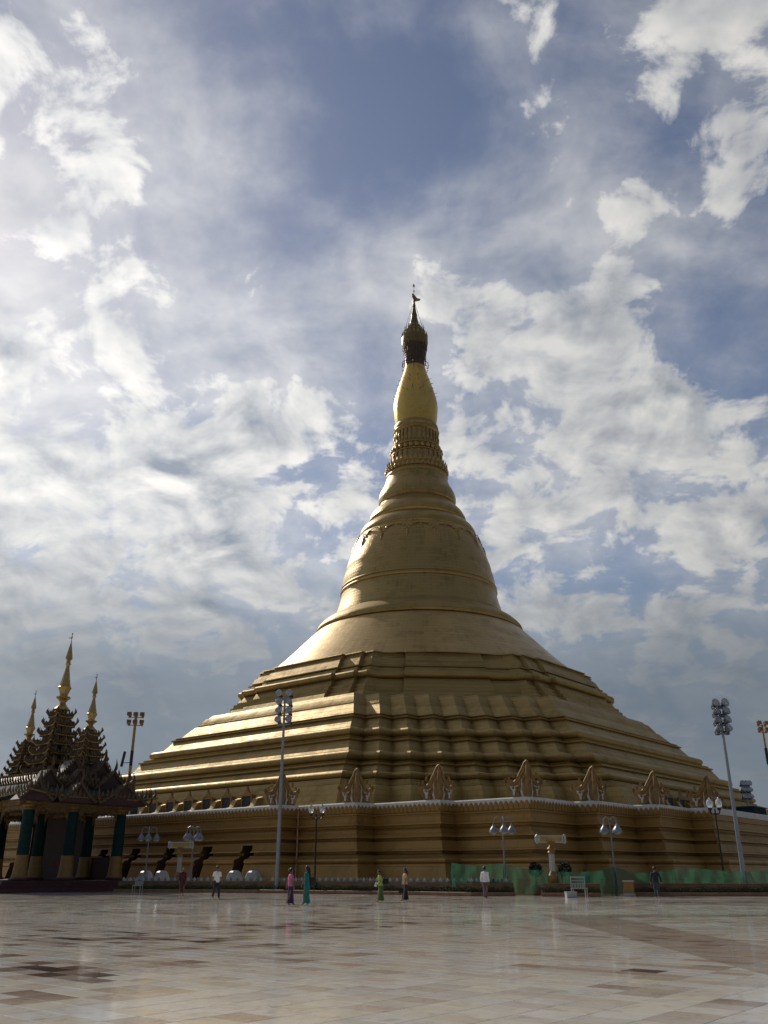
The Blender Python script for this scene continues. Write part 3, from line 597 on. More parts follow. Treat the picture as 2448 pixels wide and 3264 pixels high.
# ------------------------------------------------------------------ entrance hall with three tiered spires, at the left face
hall = empty('entrance_hall', ST(58.0, 0.0), ROT, 'ornate dark green and gold prayer hall with three tiered spires', 'hall')
m = MB()
m.box(-6.0,9.0,-12.6,12.6,0.0,0.28); m.box(-6.0,8.6,-12.2,12.2,0.28,0.55); m.box(-6.0,8.2,-11.8,11.8,0.55,0.8)
m.build('platform','maroon_paint',hall,smooth=0)
def column_meshes():
    m = MB(); m.lathe([(0.66,0),(0.64,0.2),(0.58,0.5),(0.53,1.0),(0.50,1.85)],20); a = m.mesh('column','gold_column',40)
    m = MB(); m.lathe([(0.47,1.85),(0.455,3.4),(0.43,5.25)],20,cap=False); b_ = m.mesh('green_shaft','teal_column',40)
    m = MB(); m.lathe([(0.44,5.2),(0.50,5.26),(0.50,5.34),(0.45,5.4),(0.52,5.5),(0.52,5.6),(0.46,5.68),(0.54,5.78),(0.54,6.0)],20); c_ = m.mesh('capital','gold_carving',40)
    m = MB(); m.lathe([(0.78,-0.005),(0.80,0.1),(0.74,0.2),(0.66,0.22)],20); d_ = m.mesh('red_foot','maroon_paint',40)
    return a, b_, c_, d_
cm_ = column_meshes()
for y in (-10.0,-5.3,5.3,10.0):
    for x in (5.9,2.0,-2.6):
        o = link('column', cm_[0], hall, (x, y, 0.8)); link('green_shaft', cm_[1], o); link('capital', cm_[2], o); link('red_foot', cm_[3], o)
# beams and pierced fretwork hanging below them
m = MB()
for y in (-10.0,-5.3,5.3,10.0): m.box(-3.6,6.9,y-0.22,y+0.22,6.35,6.95)
for x in (5.9,2.0,-2.6): m.box(x-0.2,x+0.2,-10.6,10.6,6.38,6.92)
m.build('beam','gold_dark',hall,smooth=0)
def fret(length, depth, seed):
    rnd = random.Random(seed); m = MB(); n = max(4, int(length/0.16))
    for k in range(n):
        u = (k+0.5)/n; e = min(u, 1-u); d = depth*(0.32+0.75*max(0, 1-e/0.22)**1.2)*rnd.uniform(0.75,1.2)
        x = -length/2+length*u; w = length/n*0.62
        m.add([(x-w,-0.05,0),(x+w,-0.05,0),(x+w*0.8,-0.05,-d*0.6),(x+rnd.uniform(-.06,.06),-0.05,-d),(x-w*0.8,-0.05,-d*0.6),(x-w,0.05,0),(x+w,0.05,0),(x+w*0.8,0.05,-d*0.6),(x,0.05,-d),(x-w*0.8,0.05,-d*0.6)],[(0,1,2,3,4),(9,8,7,6,5),(0,5,6,1),(1,6,7,2),(2,7,8,3),(3,8,9,4),(4,9,5,0)])
    return m
for y, sd in ((10.0,1),(5.3,2),(-5.3,3),(-10.0,4)):
    for x0, x1 in ((2.0,5.9),(-2.6,2.0)):
        fret(x1-x0-0.7,1.1,sd*10+int(x0)).build('fretwork','gold_dark',hall,((x0+x1)/2,y,6.36),0,smooth=0)
for x in (5.9,2.0,-2.6):
    for y0, y1 in ((5.3,10.0),(-5.3,5.3),(-10.0,-5.3)):
        fret(y1-y0-0.7,1.2,int(x*7+y0)).build('fretwork','gold_dark',hall,(x,(y0+y1)/2,6.36),math.pi/2,smooth=0)
m = MB(); m.box(-3.1,-2.9,-4.8,4.8,0.8,6.4); m.box(-3.1,-2.9,5.8,9.4,0.8,2.6); m.build('back_wall','gable_red',hall,smooth=0)

def flame(m, p, out, h, w=0.16):
    """a curled flame finial leaning outward"""
    o = Vector((out[0], out[1], 0)); o = o.normalized() if o.length else Vector((1,0,0)); s_ = Vector((-o.y, o.x, 0)); p = Vector(p)
    pts = [(p-o*0.05, w), (p+o*0.16*h+Vector((0,0,0.3*h)), w*0.95), (p+o*0.2*h+Vector((0,0,0.62*h)), w*0.55), (p+o*0.08*h+Vector((0,0,h)), 0.01)]
    vs, fs = [], []
    for q, r in pts: vs += [q+s_*r, q+o*r*0.7, q-s_*r, q-o*r*0.7]
    for k in range(3):
        for i in range(4): fs.append((k*4+i, k*4+(i+1) % 4, (k+1)*4+(i+1) % 4, (k+1)*4+i))
    fs.append((3,2,1,0)); m.add(vs, fs)
def roof_tier(name, cx, cy, hx, hy, z, hx2, hy2, z2, mat_, edge=0.16, fl=0.55, step=0.7, rnd=random.Random(5), parent=hall):
    """a hipped eave: curved-up corners, gilt edge board, row of flame finials"""
    m = MB(); n = 6
    def ring(ax, ay, zz, up):
        pts = []
        for (sx, sy, ex, ey) in ((1,-1,1,1),(1,1,-1,1),(-1,1,-1,-1),(-1,-1,1,-1)):
            for k in range(n):
                u = k/n; x = sx+(ex-sx)*u; y = sy+(ey-sy)*u; c_ = abs(2*u-1)**4
                pts.append((cx+ax*x*(1+0.03*c_*up), cy+ay*y*(1+0.03*c_*up), zz+c_*up*0.35))
        return pts
    zm = z+(z2-z)*0.32
    m.loft([ring(hx2,hy2,z-0.1,0), ring(hx-0.1,hy-0.1,z-0.04,1), ring(hx,hy,z,1), ring(hx,hy,z+edge,1), ring((hx*1.2+hx2*.8)/2,(hy*1.2+hy2*.8)/2,zm+edge,0.3), ring(hx2,hy2,z2,0)], False, True)
    t = m.build(name, mat_, parent, smooth=30)
    e = MB(); e.loft([ring(hx+0.03,hy+0.03,z-0.02,1), ring(hx+0.06,hy+0.06,z+0.05,1), ring(hx+0.06,hy+0.06,z+edge*0.8,1), ring(hx+0.02,hy+0.02,z+edge+0.03,1)]); e.build('gilt_edge','gold_spire' if hx < 3 else 'gold_dark',t,smooth=30)
    f = MB()
    for (sx, sy, ex, ey) in ((1,-1,1,1),(1,1,-1,1),(-1,1,-1,-1),(-1,-1,1,-1)):
        L_ = 2*(hy if sx == ex else hx); q = max(2, int(L_/step))
        for k in range(q):
            u = k/q; x = sx+(ex-sx)*u; y = sy+(ey-sy)*u; c_ = abs(2*u-1)**4; corner = k == 0
            o = (x, y) if corner else ((sx, 0) if sx == ex else (0, sy))
            flame(f, (cx+hx*x, cy+hy*y, z+edge+0.35*c_-0.05), o, fl*(1.1 if corner else rnd.uniform(0.75,1.4)), 0.24 if corner else 0.17)
    tag(f.build('finials','dark_carving',t,smooth=0), kind='stuff')
    return t
roof_tier('roof_tier',1.4,0,5.7,12.0,6.95,4.2,9.8,8.1,'teal_roof',0.12,0.7,0.42)
roof_tier('roof_tier',0.4,0,4.0,9.6,8.3,2.8,8.2,9.2,'gold_dark',0.14,0.75,0.42)
m = MB(); m.box(-2.6,4.4,-9.0,9.0,8.0,8.35); m.box(-2.2,2.8,-7.4,7.4,9.1,9.5); m.build('roof_body','gold_dark',hall,smooth=0)
# gabled porches on the side
def gable(x, y, w, z, h, d=1.6):
    m = MB(); out = [(-w,0),(w,0),(w*0.72,h*0.26),(w*0.4,h*0.52),(w*0.16,h*0.8),(0,h),(-w*0.16,h*0.8),(-w*0.4,h*0.52),(-w*0.72,h*0.26)]
    m.prism(out, -d, 0.0); t = m.build('gable','gable_red',hall,(x,y,z),0,smooth=0)
    r = MB()
    for s_ in (1,-1): r.tube([(s_*w*1.1,0.06,0.06),(s_*w*0.75,0.06,h*0.28),(s_*w*0.42,0.06,h*0.55),(s_*w*0.18,0.06,h*0.83),(0,0.06,h*1.04)],0.12,6)
    for s_ in (1,-1):
        for u in (0.12,0.26,0.4,0.54,0.68,0.82):
            flame(r,(s_*w*(1-u)*1.02,0.06,h*(u**1.25)*1.02),(s_,0.2),0.5,0.11)
        flame(r,(s_*w*1.1,0.06,0.05),(s_,0.3),1.0,0.16)
    flame(r,(0,0.06,h),(0,0.6),1.1,0.16)
    r.build('gable_board','dark_carving',t,smooth=0)
for gx, gy, gw in ((-1.4,12.1,2.2),(6.6,12.1,1.3),(2.9,12.05,1.5)): gable(gx,gy,gw,6.6,1.0+0.32*gw)
for gx, gy, gw, gz in ((-1.3,10.2,1.7,7.8),(1.9,10.1,1.2,7.9),(4.6,10.1,1.3,7.7),(-1.2,8.6,1.3,8.9),(1.6,8.5,1.1,8.9)): gable(gx,gy,gw,gz,1.1+0.3*gw)
def spire(cx, cy, z0, ztop, halves, k, seed):
    rnd = random.Random(seed); zt = z0
    body = MB(); H_ = len(halves); dz = (ztop-z0)/H_
    for i, h in enumerate(halves):
        z = z0+i*dz
        body = MB(); body.box(cx-h*0.8,cx+h*0.8,cy-h*0.8,cy+h*0.8,z,z+dz+0.02)
        bo = body.build('tower_storey','teal_roof',hall,smooth=0)
        w_ = MB()
        for sx, sy in ((1,0),(-1,0),(0,1),(0,-1)):
            for q in (-0.55,0.0,0.55):
                px, py = cx+sx*h*0.8+(-sy)*q*h, cy+sy*h*0.8+sx*q*h
                w_.box(px-0.09*(1+abs(sy)),px+0.09*(1+abs(sy)),py-0.09*(1+abs(sx)),py+0.09*(1+abs(sx)),z,z+dz*0.85)
        tag(w_.build('gilt_pilasters','gold_dark',bo,smooth=0), kind='stuff')
        roof_tier('tower_roof',cx,cy,h*1.08,h*1.08,z+dz*0.72,h*0.78,h*0.78,z+dz*0.98,'gold_dark',0.07,0.42*k+0.12,0.28,rnd)
        gb = MB()
        for q in range(4):
            tf = Matrix.Translation((cx,cy,z+dz*0.7)) @ Matrix.Rotation(q*math.pi/2,4,'Z')
            w2 = h*0.42; gb.prism([(-w2,0),(w2,0),(w2*0.6,0.3*k),(w2*0.25,0.5*k),(0,0.85*k),(-w2*0.25,0.5*k),(-w2*0.6,0.3*k)], h*0.95, h*1.12, tf)
            for s2 in (-1,1): gb.prism([(-w2*0.5,0),(w2*0.5,0),(w2*0.2,0.35*k),(0,0.6*k),(-w2*0.2,0.35*k)], h*0.95, h*1.1, tf @ Matrix.Translation((s2*h*0.72,0,0)))
        tag(gb.build('gablets','gold_dark',bo,smooth=0), kind='stuff')
        zt = z+dz
    # ringed spire, eight-sided
    P = [(0.42,0),(0.34,0.25),(0.5,0.42),(0.72,0.46),(0.74,0.58),(0.58,0.75),(0.36,1.0),(0.27,1.22),(0.3,1.3),(0.44,1.5),(0.62,1.62),(0.62,1.78),(0.36,1.82),(0.34,1.95),(0.42,2.25),(0.56,2.62),(0.58,2.72),(0.5,2.78),(0.36,3.5),(0.22,4.3),(0.15,4.72),(0.15,4.8),(0.24,5.0),(0.2,5.1),(0.18,5.4),(0.3,5.46),(0.31,5.6),(0.27,5.9),(0.2,6.3),(0.11,6.8),(0.05,7.1),(0.03,7.35)]
    m = MB(); m.lathe([(r*k*(1.08 if k > 0.9 else 1.2), z*k) for r, z in P], 8, (cx,cy,zt), True, ph=0.5); so_ = m.build('spire','gold_spire',hall,smooth=25)
    m = MB(); m.tube([(cx,cy,zt+7.3*k),(cx,cy,zt+8.1*k)],0.03,5); m.sphere((cx,cy,zt+7.7*k),0.09*k,6,4); m.sphere((cx,cy,zt+8.05*k),0.08*k,6,4)
    m.box(cx-0.02,cx+0.3*k,cy-0.02,cy+0.02,zt+7.55*k,zt+7.62*k); m.build('finial','gold_dark',so_)
spire(-1.4,0.0,8.3,15.35,[2.05,1.88,1.72,1.55,1.38,1.2,1.0,0.8],1.0,1)
spire(-1.4,5.4,8.6,13.1,[1.42,1.3,1.18,1.05,0.93,0.8,0.66],0.68,2)
spire(-1.4,-5.4,8.6,12.9,[1.42,1.3,1.18,1.05,0.93,0.8,0.66],0.68,3)

# ------------------------------------------------------------------ floodlight masts
def lampmesh():
    m = MB(); m.lathe([(0.05,-0.22),(0.16,-0.2),(0.2,-0.05),(0.27,0.16),(0.29,0.2),(0.27,0.22)],14); a = m.mesh('lamp_head','lamp_grey',40)
    m = MB(); m.lathe([(0.265,0.222),(0.27,0.235)],14); g_ = m.mesh('lamp_glass','clear_glass',40)
    m = MB(); m.box(-0.14,0.14,-0.12,0.12,-0.12,0.1); b_ = m.mesh('ballast_box','lamp_dark',0)
    return a, g_, b_
LM = lampmesh()
def floodlight(name, label, loc, h, rows, cols, half, dz, yaw, pole_m, head_m=None, r0=0.17, r1=0.08, group='floodlight masts round the pagoda', zbase=0.0, depth=False):
    e = empty(name, loc, yaw, label, 'floodlight', group)
    m = MB(); m.lathe([(r0*1.9,0),(r0*1.9,0.06),(r0*1.05,0.07),(r0,0.5),((r0+r1)/2,h*0.5),(r1,h-0.1)],12); m.build('pole',pole_m,e)
    for i in range(rows):
        z = h-0.25-i*dz
        a = MB(); a.box(-half-0.12,half+0.12,-0.06,0.06,z-0.05,z+0.03)
        if depth: a.box(-0.06,0.06,-half*0.9,half*0.9,z-0.05,z+0.03)
        a.build('cross_arm',pole_m,e,smooth=0)
        spots = [(-half+2*half*k/(cols-1), 0) for k in range(cols)]
        if depth: spots += [(0.1, -half*0.8), (-0.1, half*0.8)]
        for x, y in spots:
            l = link('lamp_head', LM[0] if not head_m else head_m[0], e, (x, y-0.12, z+0.3)); l.rotation_euler = (R(62 if i else 78), 0, R(random.uniform(-14,14)))
            if not head_m: link('lamp_glass', LM[1], l)
            q = link('ballast_box', LM[2] if not head_m else head_m[1], e, (x+0.05, y+0.12, z+0.06))
    return e
bm_ = MB(); bm_.box(-0.2,0.2,-0.17,0.17,-0.18,0.18); bm_.box(-0.24,0.24,-0.2,0.2,0.14,0.2); br_ = (bm_.mesh('lamp_head','lamp_bronze',0), MB().box(-0.1,0.1,-0.1,0.1,-0.12,0.1).mesh('ballast_box','lamp_bronze',0))
floodlight('floodlight_mast','tall grey floodlight mast with eight lamps in front of the left face',(-7.95,70.0,0),14.6,4,2,0.42,0.7,R(-6),'steel_grey')
floodlight('floodlight_mast','tall grey floodlight mast with clustered lamps at the right edge',(25.25,66.0,0),13.1,4,2,0.45,0.63,R(20),'steel_grey',depth=True)
p = ST(45.0,-4.7); e = floodlight('floodlight_mast','gold floodlight mast rising behind the green hall roof',(p.x,p.y,6.38),11.0,2,3,0.68,0.85,R(10),'mast_gold',br_,0.18,0.14,zbase=6.4)
m = MB(); m.lathe([(0.17,0),(0.17,1.6)],10,(0,0,5.6)); m.build('dark_sleeve','lamp_dark',e)
m = MB(); m.box(-0.13,0.13,-0.1,0.1,-0.8,0.8); o = m.build('loudspeaker','lamp_dark',e,(-0.85,0,6.3)); o.rotation_euler = (0,R(8),0)
m = MB(); m.tube([(-0.75,0,5.9),(-0.1,0,5.95)],0.04,6); m.build('bracket','lamp_dark',e)
p = ST(-6.6,45.5); e = floodlight('floodlight_mast','gold floodlight mast standing far right beyond the grey one',(p.x,p.y,6.38),11.2,2,2,0.5,0.75,R(20),'mast_gold',br_,0.17,0.11)
m = MB(); m.lathe([(0.18,0),(0.18,1.8)],10,(0,0,6.6)); m.build('dark_sleeve','lamp_dark',e)
p = ST(1.0,45.0); floodlight('floodlight_mast','short pale floodlight cluster just above the coping at far right',(p.x,p.y,6.38),3.9,3,3,0.42,0.7,R(15),'steel_grey',None,0.1,0.07)

# ------------------------------------------------------------------ black lamp posts with clear acorn globes
def globe_post(label, loc, h, n, yaw):
    e = empty('globe_lamp_post', loc, yaw, label, 'lamp post', 'black lamp posts with clear globes')
    m = MB(); m.lathe([(0.17,0),(0.17,0.25),(0.12,0.3),(0.13,0.8),(0.08,0.9),(0.065,1.2),(0.055,h-0.9),(0.08,h-0.88),(0.08,h-0.8),(0.05,h-0.76),(0.05,h-0.5)],12); m.build('post','black_iron',e)
    for k in range(n):
        t = 2*math.pi*k/n; c_, s_ = math.cos(t), math.sin(t)
        m = MB(); m.tube([(0.03*c_,0.03*s_,h-0.8),(0.3*c_,0.3*s_,h-0.84),(0.42*c_,0.42*s_,h-0.74),(0.42*c_,0.42*s_,h-0.6)],0.035,7); m.lathe([(0.06,0),(0.13,0.08),(0.15,0.16),(0.1,0.18)],12,(0.42*c_,0.42*s_,h-0.62)); m.build('arm','black_iron',e)
        m = MB(); m.lathe([(0.1,0),(0.17,0.1),(0.215,0.26),(0.21,0.4),(0.15,0.52),(0.07,0.58),(0.06,0.62),(0.03,0.68),(0.005,0.7)],16,(0.42*c_,0.42*s_,h-0.46)); m.build('globe','clear_glass',e)
globe_post('black lamp post with two clear acorn globes behind the women walking',(-5.0,68.0,0),5.9,2,R(-5))
globe_post('black lamp post with four clear globes beside the right mast',(22.6,62.5,0),5.9,4,R(25))

# ------------------------------------------------------------------ grey lamp posts with bell shades
def bell_post(label, loc, yaw, n=3):
    e = empty('bell_lamp_post', loc, yaw, label, 'lamp post', 'grey lamp posts with hanging bell shades')
    h = 4.75
    m = MB(); m.lathe([(0.10,0),(0.10,0.1),(0.06,0.12),(0.055,h*0.5),(0.045,h)],10)
    for t in (0.4,2.5,4.6): m.tube([(0.3*math.cos(t),0.3*math.sin(t),0),(0.2*math.cos(t),0.2*math.sin(t),0.9),(0.05*math.cos(t),0.05*math.sin(t),1.9)],0.028,6)
    m.build('post','lamp_grey',e)
    for k in range(n):
        t = 2*math.pi*k/n if n != 3 else (math.pi, 0, math.pi/2*3)[k]
        c_, s_ = math.cos(t), math.sin(t)
        m = MB(); m.tube([(0.03*c_,0.03*s_,h-0.35),(0.12*c_,0.12*s_,h-0.05),(0.35*c_,0.35*s_,h+0.06),(0.56*c_,0.56*s_,h-0.08),(0.6*c_,0.6*s_,h-0.38)],0.03,7); m.build('arm','lamp_grey',e)
        m = MB(); m.lathe([(0.05,0),(0.07,-0.1),(0.13,-0.2),(0.24,-0.34),(0.29,-0.46),(0.3,-0.56)],16,(0.6*c_,0.6*s_,h-0.36)); s2 = m.build('bell_shade','lamp_grey',e)
        m = MB(); m.sphere((0.6*c_,0.6*s_,h-0.93),(0.22,0.22,0.12),12,6); m.build('globe','clear_glass',s2)
bell_post('grey bell-shade lamp post close beside the dark hall',(-19.05,75.0,0),R(10),3)
bell_post('grey bell-shade lamp post behind the barefoot man in the white tee',(-15.2,73.9,0),R(40),4)
bell_post('grey bell-shade lamp post rising out of the green net, left of the sign column',(7.9,61.4,0),R(0),3)
bell_post('grey bell-shade lamp post in the net gap, right of the sign column',(15.05,61.3,0),R(35),4)

# ------------------------------------------------------------------ planters, railing, net
def sweep(poly, prof):
    """closed profile (depth behind the front line, height) swept along a plan polyline"""
    P = [Vector(q) for q in poly]; rings = []
    for i, p in enumerate(P):
        d0 = (P[i]-P[i-1]).normalized() if i else (P[1]-P[0]).normalized(); d1 = (P[i+1]-P[i]).normalized() if i < len(P)-1 else d0
        n0, n1 = Vector((-d0.y,d0.x)), Vector((-d1.y,d1.x)); n_ = (n0+n1).normalized(); k = 1/max(0.4, n_.dot(n0))
        rings.append([(p.x+n_.x*d*k, p.y+n_.y*d*k, z) for d, z in prof])
    m = MB(); m.loft(rings, True, True); return m
def offset_pts(poly, d, step):
    P = [Vector(q) for q in poly]; out = []
    for a, b in zip(P, P[1:]):
        L_ = (b-a).length; dr = (b-a)/L_; n_ = Vector((-dr.y, dr.x)); n = max(1, int(L_/step))
        for k in range(n): out.append((a+dr*L_*(k+0.5)/n+n_*d, math.atan2(dr.y, dr.x), L_/n))
    return out
def planter(label, poly, seed):
    rnd = random.Random(seed); c = poly[len(poly)//2]
    e = empty('planter', (c[0], c[1], 0), 0, label, 'planter', 'brown planters in front of the pagoda'); loc = (-c[0], -c[1], 0)
    sweep(poly, [(0,0),(0,0.2),(0.02,0.22),(0.14,0.22),(0.14,0)]).build('kerb','brown_stone',e,loc,smooth=0)
    sweep(poly, [(0.72,0),(0.72,0.68),(0.68,0.7),(0.68,0.74),(1.0,0.74),(1.0,0)]).build('back_wall','brown_stone',e,loc,smooth=0)
    sweep(poly, [(0.142,0),(0.142,0.17),(0.718,0.17),(0.718,0)]).build('soil','earth',e,loc,smooth=0)
    h = MB()
    for p, a, L_ in offset_pts(poly, 0.43, 0.05):
        for q in range(14):
            d = rnd.uniform(-0.27,0.27); z = rnd.uniform(0.18,0.5+0.06*math.sin(p.x*5)); u = Vector((rnd.gauss(0,1),rnd.gauss(0,1),rnd.gauss(0,0.8))).normalized(); w = u.orthogonal().normalized(); r = rnd.uniform(0.03,0.06)
            c_ = Vector((p.x-math.sin(a)*d, p.y+math.cos(a)*d, z)); h.add([c_-u*r, c_+w*r*0.5, c_+u*r, c_-w*r*0.5], [(0,1,2,3)])
    tag(h.build('hedge','hedge_leaf',e,loc,smooth=0,fix=False), kind='stuff')
PLA = [(-20.8,72.6),(-9.2,70.0),(2.4,62.6),(5.5,60.0),(8.3,59.9)]; PLB = [(9.83,59.1),(13.3,58.2)]; PLC = [(15.5,60.2),(21.0,59.5),(29.0,59.0)]
planter('long brown planter with a low hedge stretching left behind the walkers',PLA,1)
planter('short brown planter at the foot of the white and gold sign column',PLB,2)
planter('brown planter with a low hedge behind the man in black, far right',PLC,3)
def railing(label, poly):
    c = poly[0]; e = empty('railing', (c[0],c[1],0), 0, label, 'railing', 'pale green railings'); loc = (-c[0],-c[1],0)
    sweep(poly, [(1.22,0),(1.22,0.76),(1.36,0.76),(1.36,0)]).build('plinth','door_dark',e,loc,smooth=0)
    sweep(poly, [(1.24,0.763),(1.24,0.80),(1.34,0.80),(1.34,0.763)]).build('bottom_rail','pale_green_rail',e,loc,smooth=0)
    m = MB(); m.prism([(-0.05,0),(0.05,0),(0.115,0.08),(0.10,0.15),(0.045,0.2),(0.0,0.27),(-0.045,0.2),(-0.10,0.15),(-0.115,0.08)],-0.03,0.03); m.sphere((0,-0.03,0.1),(0.05,0.03,0.05),6,4)
    w = m.mesh('baluster','white_inlay',0); g_ = m.mesh('baluster','pale_green_rail',0)
    for k, (p, a, L_) in enumerate(offset_pts(poly, 1.29, 0.27)):
        link('baluster', g_ if k % 2 else w, e, (p.x-c[0], p.y-c[1], 0.8), a)
railing('pale green and white petal railing on top behind the long planter',PLA)
def net():
    top = [(4.41,1.97),(5.53,1.82),(6.16,1.76),(6.91,1.85),(7.8,1.94),(8.41,1.79),(9.59,1.53),(11.14,1.45),(12.38,1.37),(14.01,1.5),(14.92,1.71),(15.47,1.68),(16.26,1.4),(16.94,1.36),(17.84,1.4),(18.81,1.55),(20.19,1.62),(22.23,1.49),(23.58,1.4),(25.37,1.49),(29.0,1.5)]
    xs = np.arange(4.4, 29.0, 0.12); zt = np.interp(xs, [t[0] for t in top], [t[1] for t in top])
    yb = np.interp(xs, [4.4,8.6,9.8,13.4,15.5,29], [61.75,61.3,60.6,60.3,61.6,60.7])
    vs, fs = [], []; n = 10
    for i, x in enumerate(xs):
        gapz = 0.1 if (8.5 < x < 9.8 or 13.5 < x < 15.5) else 0.5
        for k in range(n+1):
            u = k/n; z = gapz+(zt[i]-gapz)*u
            vs.append((x+0.05*math.sin(z*5+x), yb[i]-0.18*(1-u)+0.14*math.sin(x*2.3+1.3*z)+0.10*math.sin(x*6.1-2*z)+0.05*math.sin(x*13+3*z), z))
    for i in range(len(xs)-1):
        for k in range(n): a = i*(n+1)+k; fs.append((a, a+n+1, a+n+2, a+1))
    e = empty('shade_net', (4.4,61.7,0), 0, 'sagging green mesh screen strung behind the right planters', 'net')
    m = MB(); m.add(vs, fs); m.build('mesh_cloth','green_net',e,(-4.4,-61.7,0),smooth=80,fix=False)
    for x in (4.4,11.2,18.9,23.6):
        y = float(np.interp(x, xs, yb)); z = float(np.interp(x, xs, zt)); m = MB(); m.tube([(x-4.4,y-61.7+0.25,0),(x-4.4,y-61.7+0.25,z+0.05)],0.035,7); m.build('stake','lamp_dark',e)
net()

# ------------------------------------------------------------------ small things by the wall
def sign_column(label, loc, yaw):
    e = empty('sign_column', loc, yaw, label, 'sign', 'white and gold sign columns')
    m = MB(); m.box(-0.3,0.3,-0.3,0.3,0,0.5); m.lathe([(0.27,0.5),(0.3,0.6),(0.2,0.72),(0.26,1.0),(0.3,1.2),(0.18,1.45)],12); m.build('pedestal','gold_carving',e)
    m = MB(); m.lathe([(0.17,1.4),(0.16,2.5)],12); 
    for k in range(6): t = math.pi*k/3; m.tube([(0.16*math.cos(t),0.16*math.sin(t),1.42),(0.15*math.cos(t),0.15*math.sin(t),2.5)],0.035,6)
    m.build('shaft','white_paint',e)
    m = MB(); m.lathe([(0.17,2.5),(0.26,2.58),(0.2,2.68),(0.28,2.8),(0.14,2.95),(0.12,3.1),(0.3,3.2)],12); m.build('capital','gold_carving',e)
    m = MB(); m.box(-0.82,0.82,-0.07,0.07,3.16,3.62); m.tube([(-0.84,0,3.14),(-0.94,0,3.25),(-0.94,0,3.53),(-0.84,0,3.64)],0.09,8); m.tube([(0.84,0,3.14),(0.94,0,3.25),(0.94,0,3.53),(0.84,0,3.64)],0.09,8); b_ = m.build('scroll_board','white_paint',e)
    m = MB(); m.box(-0.7,0.7,-0.09,-0.072,3.24,3.54); m.build('gold_panel','gold_trim',b_,smooth=0)
sign_column('carved white and gold sign column standing in the short planter',(10.85,60.35,0),0)
sign_column('carved sign column with a scroll board behind the monk',(-16.0,73.2,0),0)
def lamp_house(label, loc, yaw):
    e = empty('white_lamp_housing', loc, yaw, label, 'housing', 'white octagonal housings along the wall')
    m = MB(); m.lathe([(0.62,0),(0.62,0.9),(0.68,0.91),(0.68,1.02)],8,ph=0.5); m.build('drum','white_paint',e,smooth=0)
    m = MB(); m.lathe([(0.68,1.02),(0.5,1.4),(0.32,1.52),(0.3,1.56)],8,ph=0.5); m.build('faceted_cap','white_paint',e,smooth=0)
lamp_house('white faceted housing nearest the dark hall columns',(-19.6,77.3,0),0.2)
lamp_house('white faceted housing at the foot of the first bell lamp post',(-18.2,77.0,0),0.2)
lamp_house('white faceted housing under the third wall doorway, left of its twin',(-11.8,74.3,0),0.2)
lamp_house('white faceted housing just left of the tall grey mast base',(-10.2,73.4,0),0.2)
def rack(label, loc, yaw, w=0.85, h=1.15):
    e = empty('white_stand', loc, yaw, label, 'stand', 'white metal stands'); 
    for x in (-w/2, w/2):
        for y in (-0.2,0.2):
            m = MB(); m.tube([(x,y,0),(x,y,h if y > 0 else 0.5)],0.03,6); m.build('leg','white_paint',e)
    m = MB(); m.box(-w/2-0.02,w/2+0.02,-0.24,0.24,0.46,0.52); m.build('shelf','white_paint',e,smooth=0)
    m = MB(); m.box(-w/2,w/2,0.18,0.22,h-0.08,h); m.box(-w/2,w/2,0.18,0.22,0.72,0.77); m.box(-w/2,w/2,0.18,0.22,0.9,0.94); m.build('back_frame','white_paint',e,smooth=0)
    m = MB()
    for k in range(5): x = -w/2+w*(k+0.5)/5; m.box(x-0.05,x+0.05,0.19,0.21,0.521,0.73)
    m.build('back_bars','white_paint',e,smooth=0)
rack('white metal stand in front of the short planter',(11.85,57.4,0),R(5))
rack('white metal chair at the hall corner before the long planter',(-18.6,71.3,0),R(-10),0.6,1.0)
m = MB(); m.box(-0.3,0.3,-0.22,0.22,0,0.3); m.box(-0.32,0.32,-0.24,0.24,0.28,0.33); tag(m.build('white_box','white_paint',None,(11.0,55.8,0),0.1,smooth=0),'small white box lying on the paving before the short planter','box')
e = empty('donation_box',(15.35,59.2,0),R(-20),'pale cabinet at the left end of the far right planter','cabinet')
m = MB(); m.box(-0.3,0.3,-0.25,0.25,0.18,0.85); m.build('body','gold_column',e,smooth=0)
m = MB(); m.box(-0.34,0.34,-0.29,0.29,0,0.18); m.build('plinth','white_paint',e,smooth=0)
m = MB(); m.box(-0.34,0.34,-0.29,0.29,0.85,0.92); m.build('lid','white_paint',e,smooth=0)
def pot_plant(label, loc, h, seed):
    rnd = random.Random(seed); e = empty('potted_plant', loc, 0, label, 'plant', 'dark bushy plants')
    m = MB(); m.lathe([(0.22,0),(0.32,0.35),(0.36,0.6),(0.33,0.62)],14); m.build('pot','brown_stone',e)
    m = MB(); m.tube([(0,0,0.5),(0.02,0.01,h-0.3)],[0.05,0.03],6)
    for k in range(5): t = k*1.26; m.tube([(0,0,h-0.6),(0.2*math.cos(t),0.2*math.sin(t),h-0.25)],[0.025,0.01],5)
    m.build('stem','brown_stone',e)
    m = MB()
    for k in range(420):
        d = Vector((rnd.gauss(0,1),rnd.gauss(0,1),rnd.gauss(0,1))).normalized()*rnd.uniform(0.25,1)**0.5*0.48; c_ = Vector((0,0,h-0.2))+d; u = Vector((rnd.gauss(0,1),rnd.gauss(0,1),rnd.gauss(0,1))).normalized(); w = u.orthogonal().normalized(); r = rnd.uniform(0.06,0.12)
        m.add([c_-u*r,c_+w*r*0.45,c_+u*r,c_-w*r*0.45],[(0,1,2,3)])
    tag(m.build('leaves','dark_leaf',e,smooth=0,fix=False),kind='stuff')
pot_plant('dark bushy plant just left of the sign column above the net',(10.0,61.9,0),1.75,4)
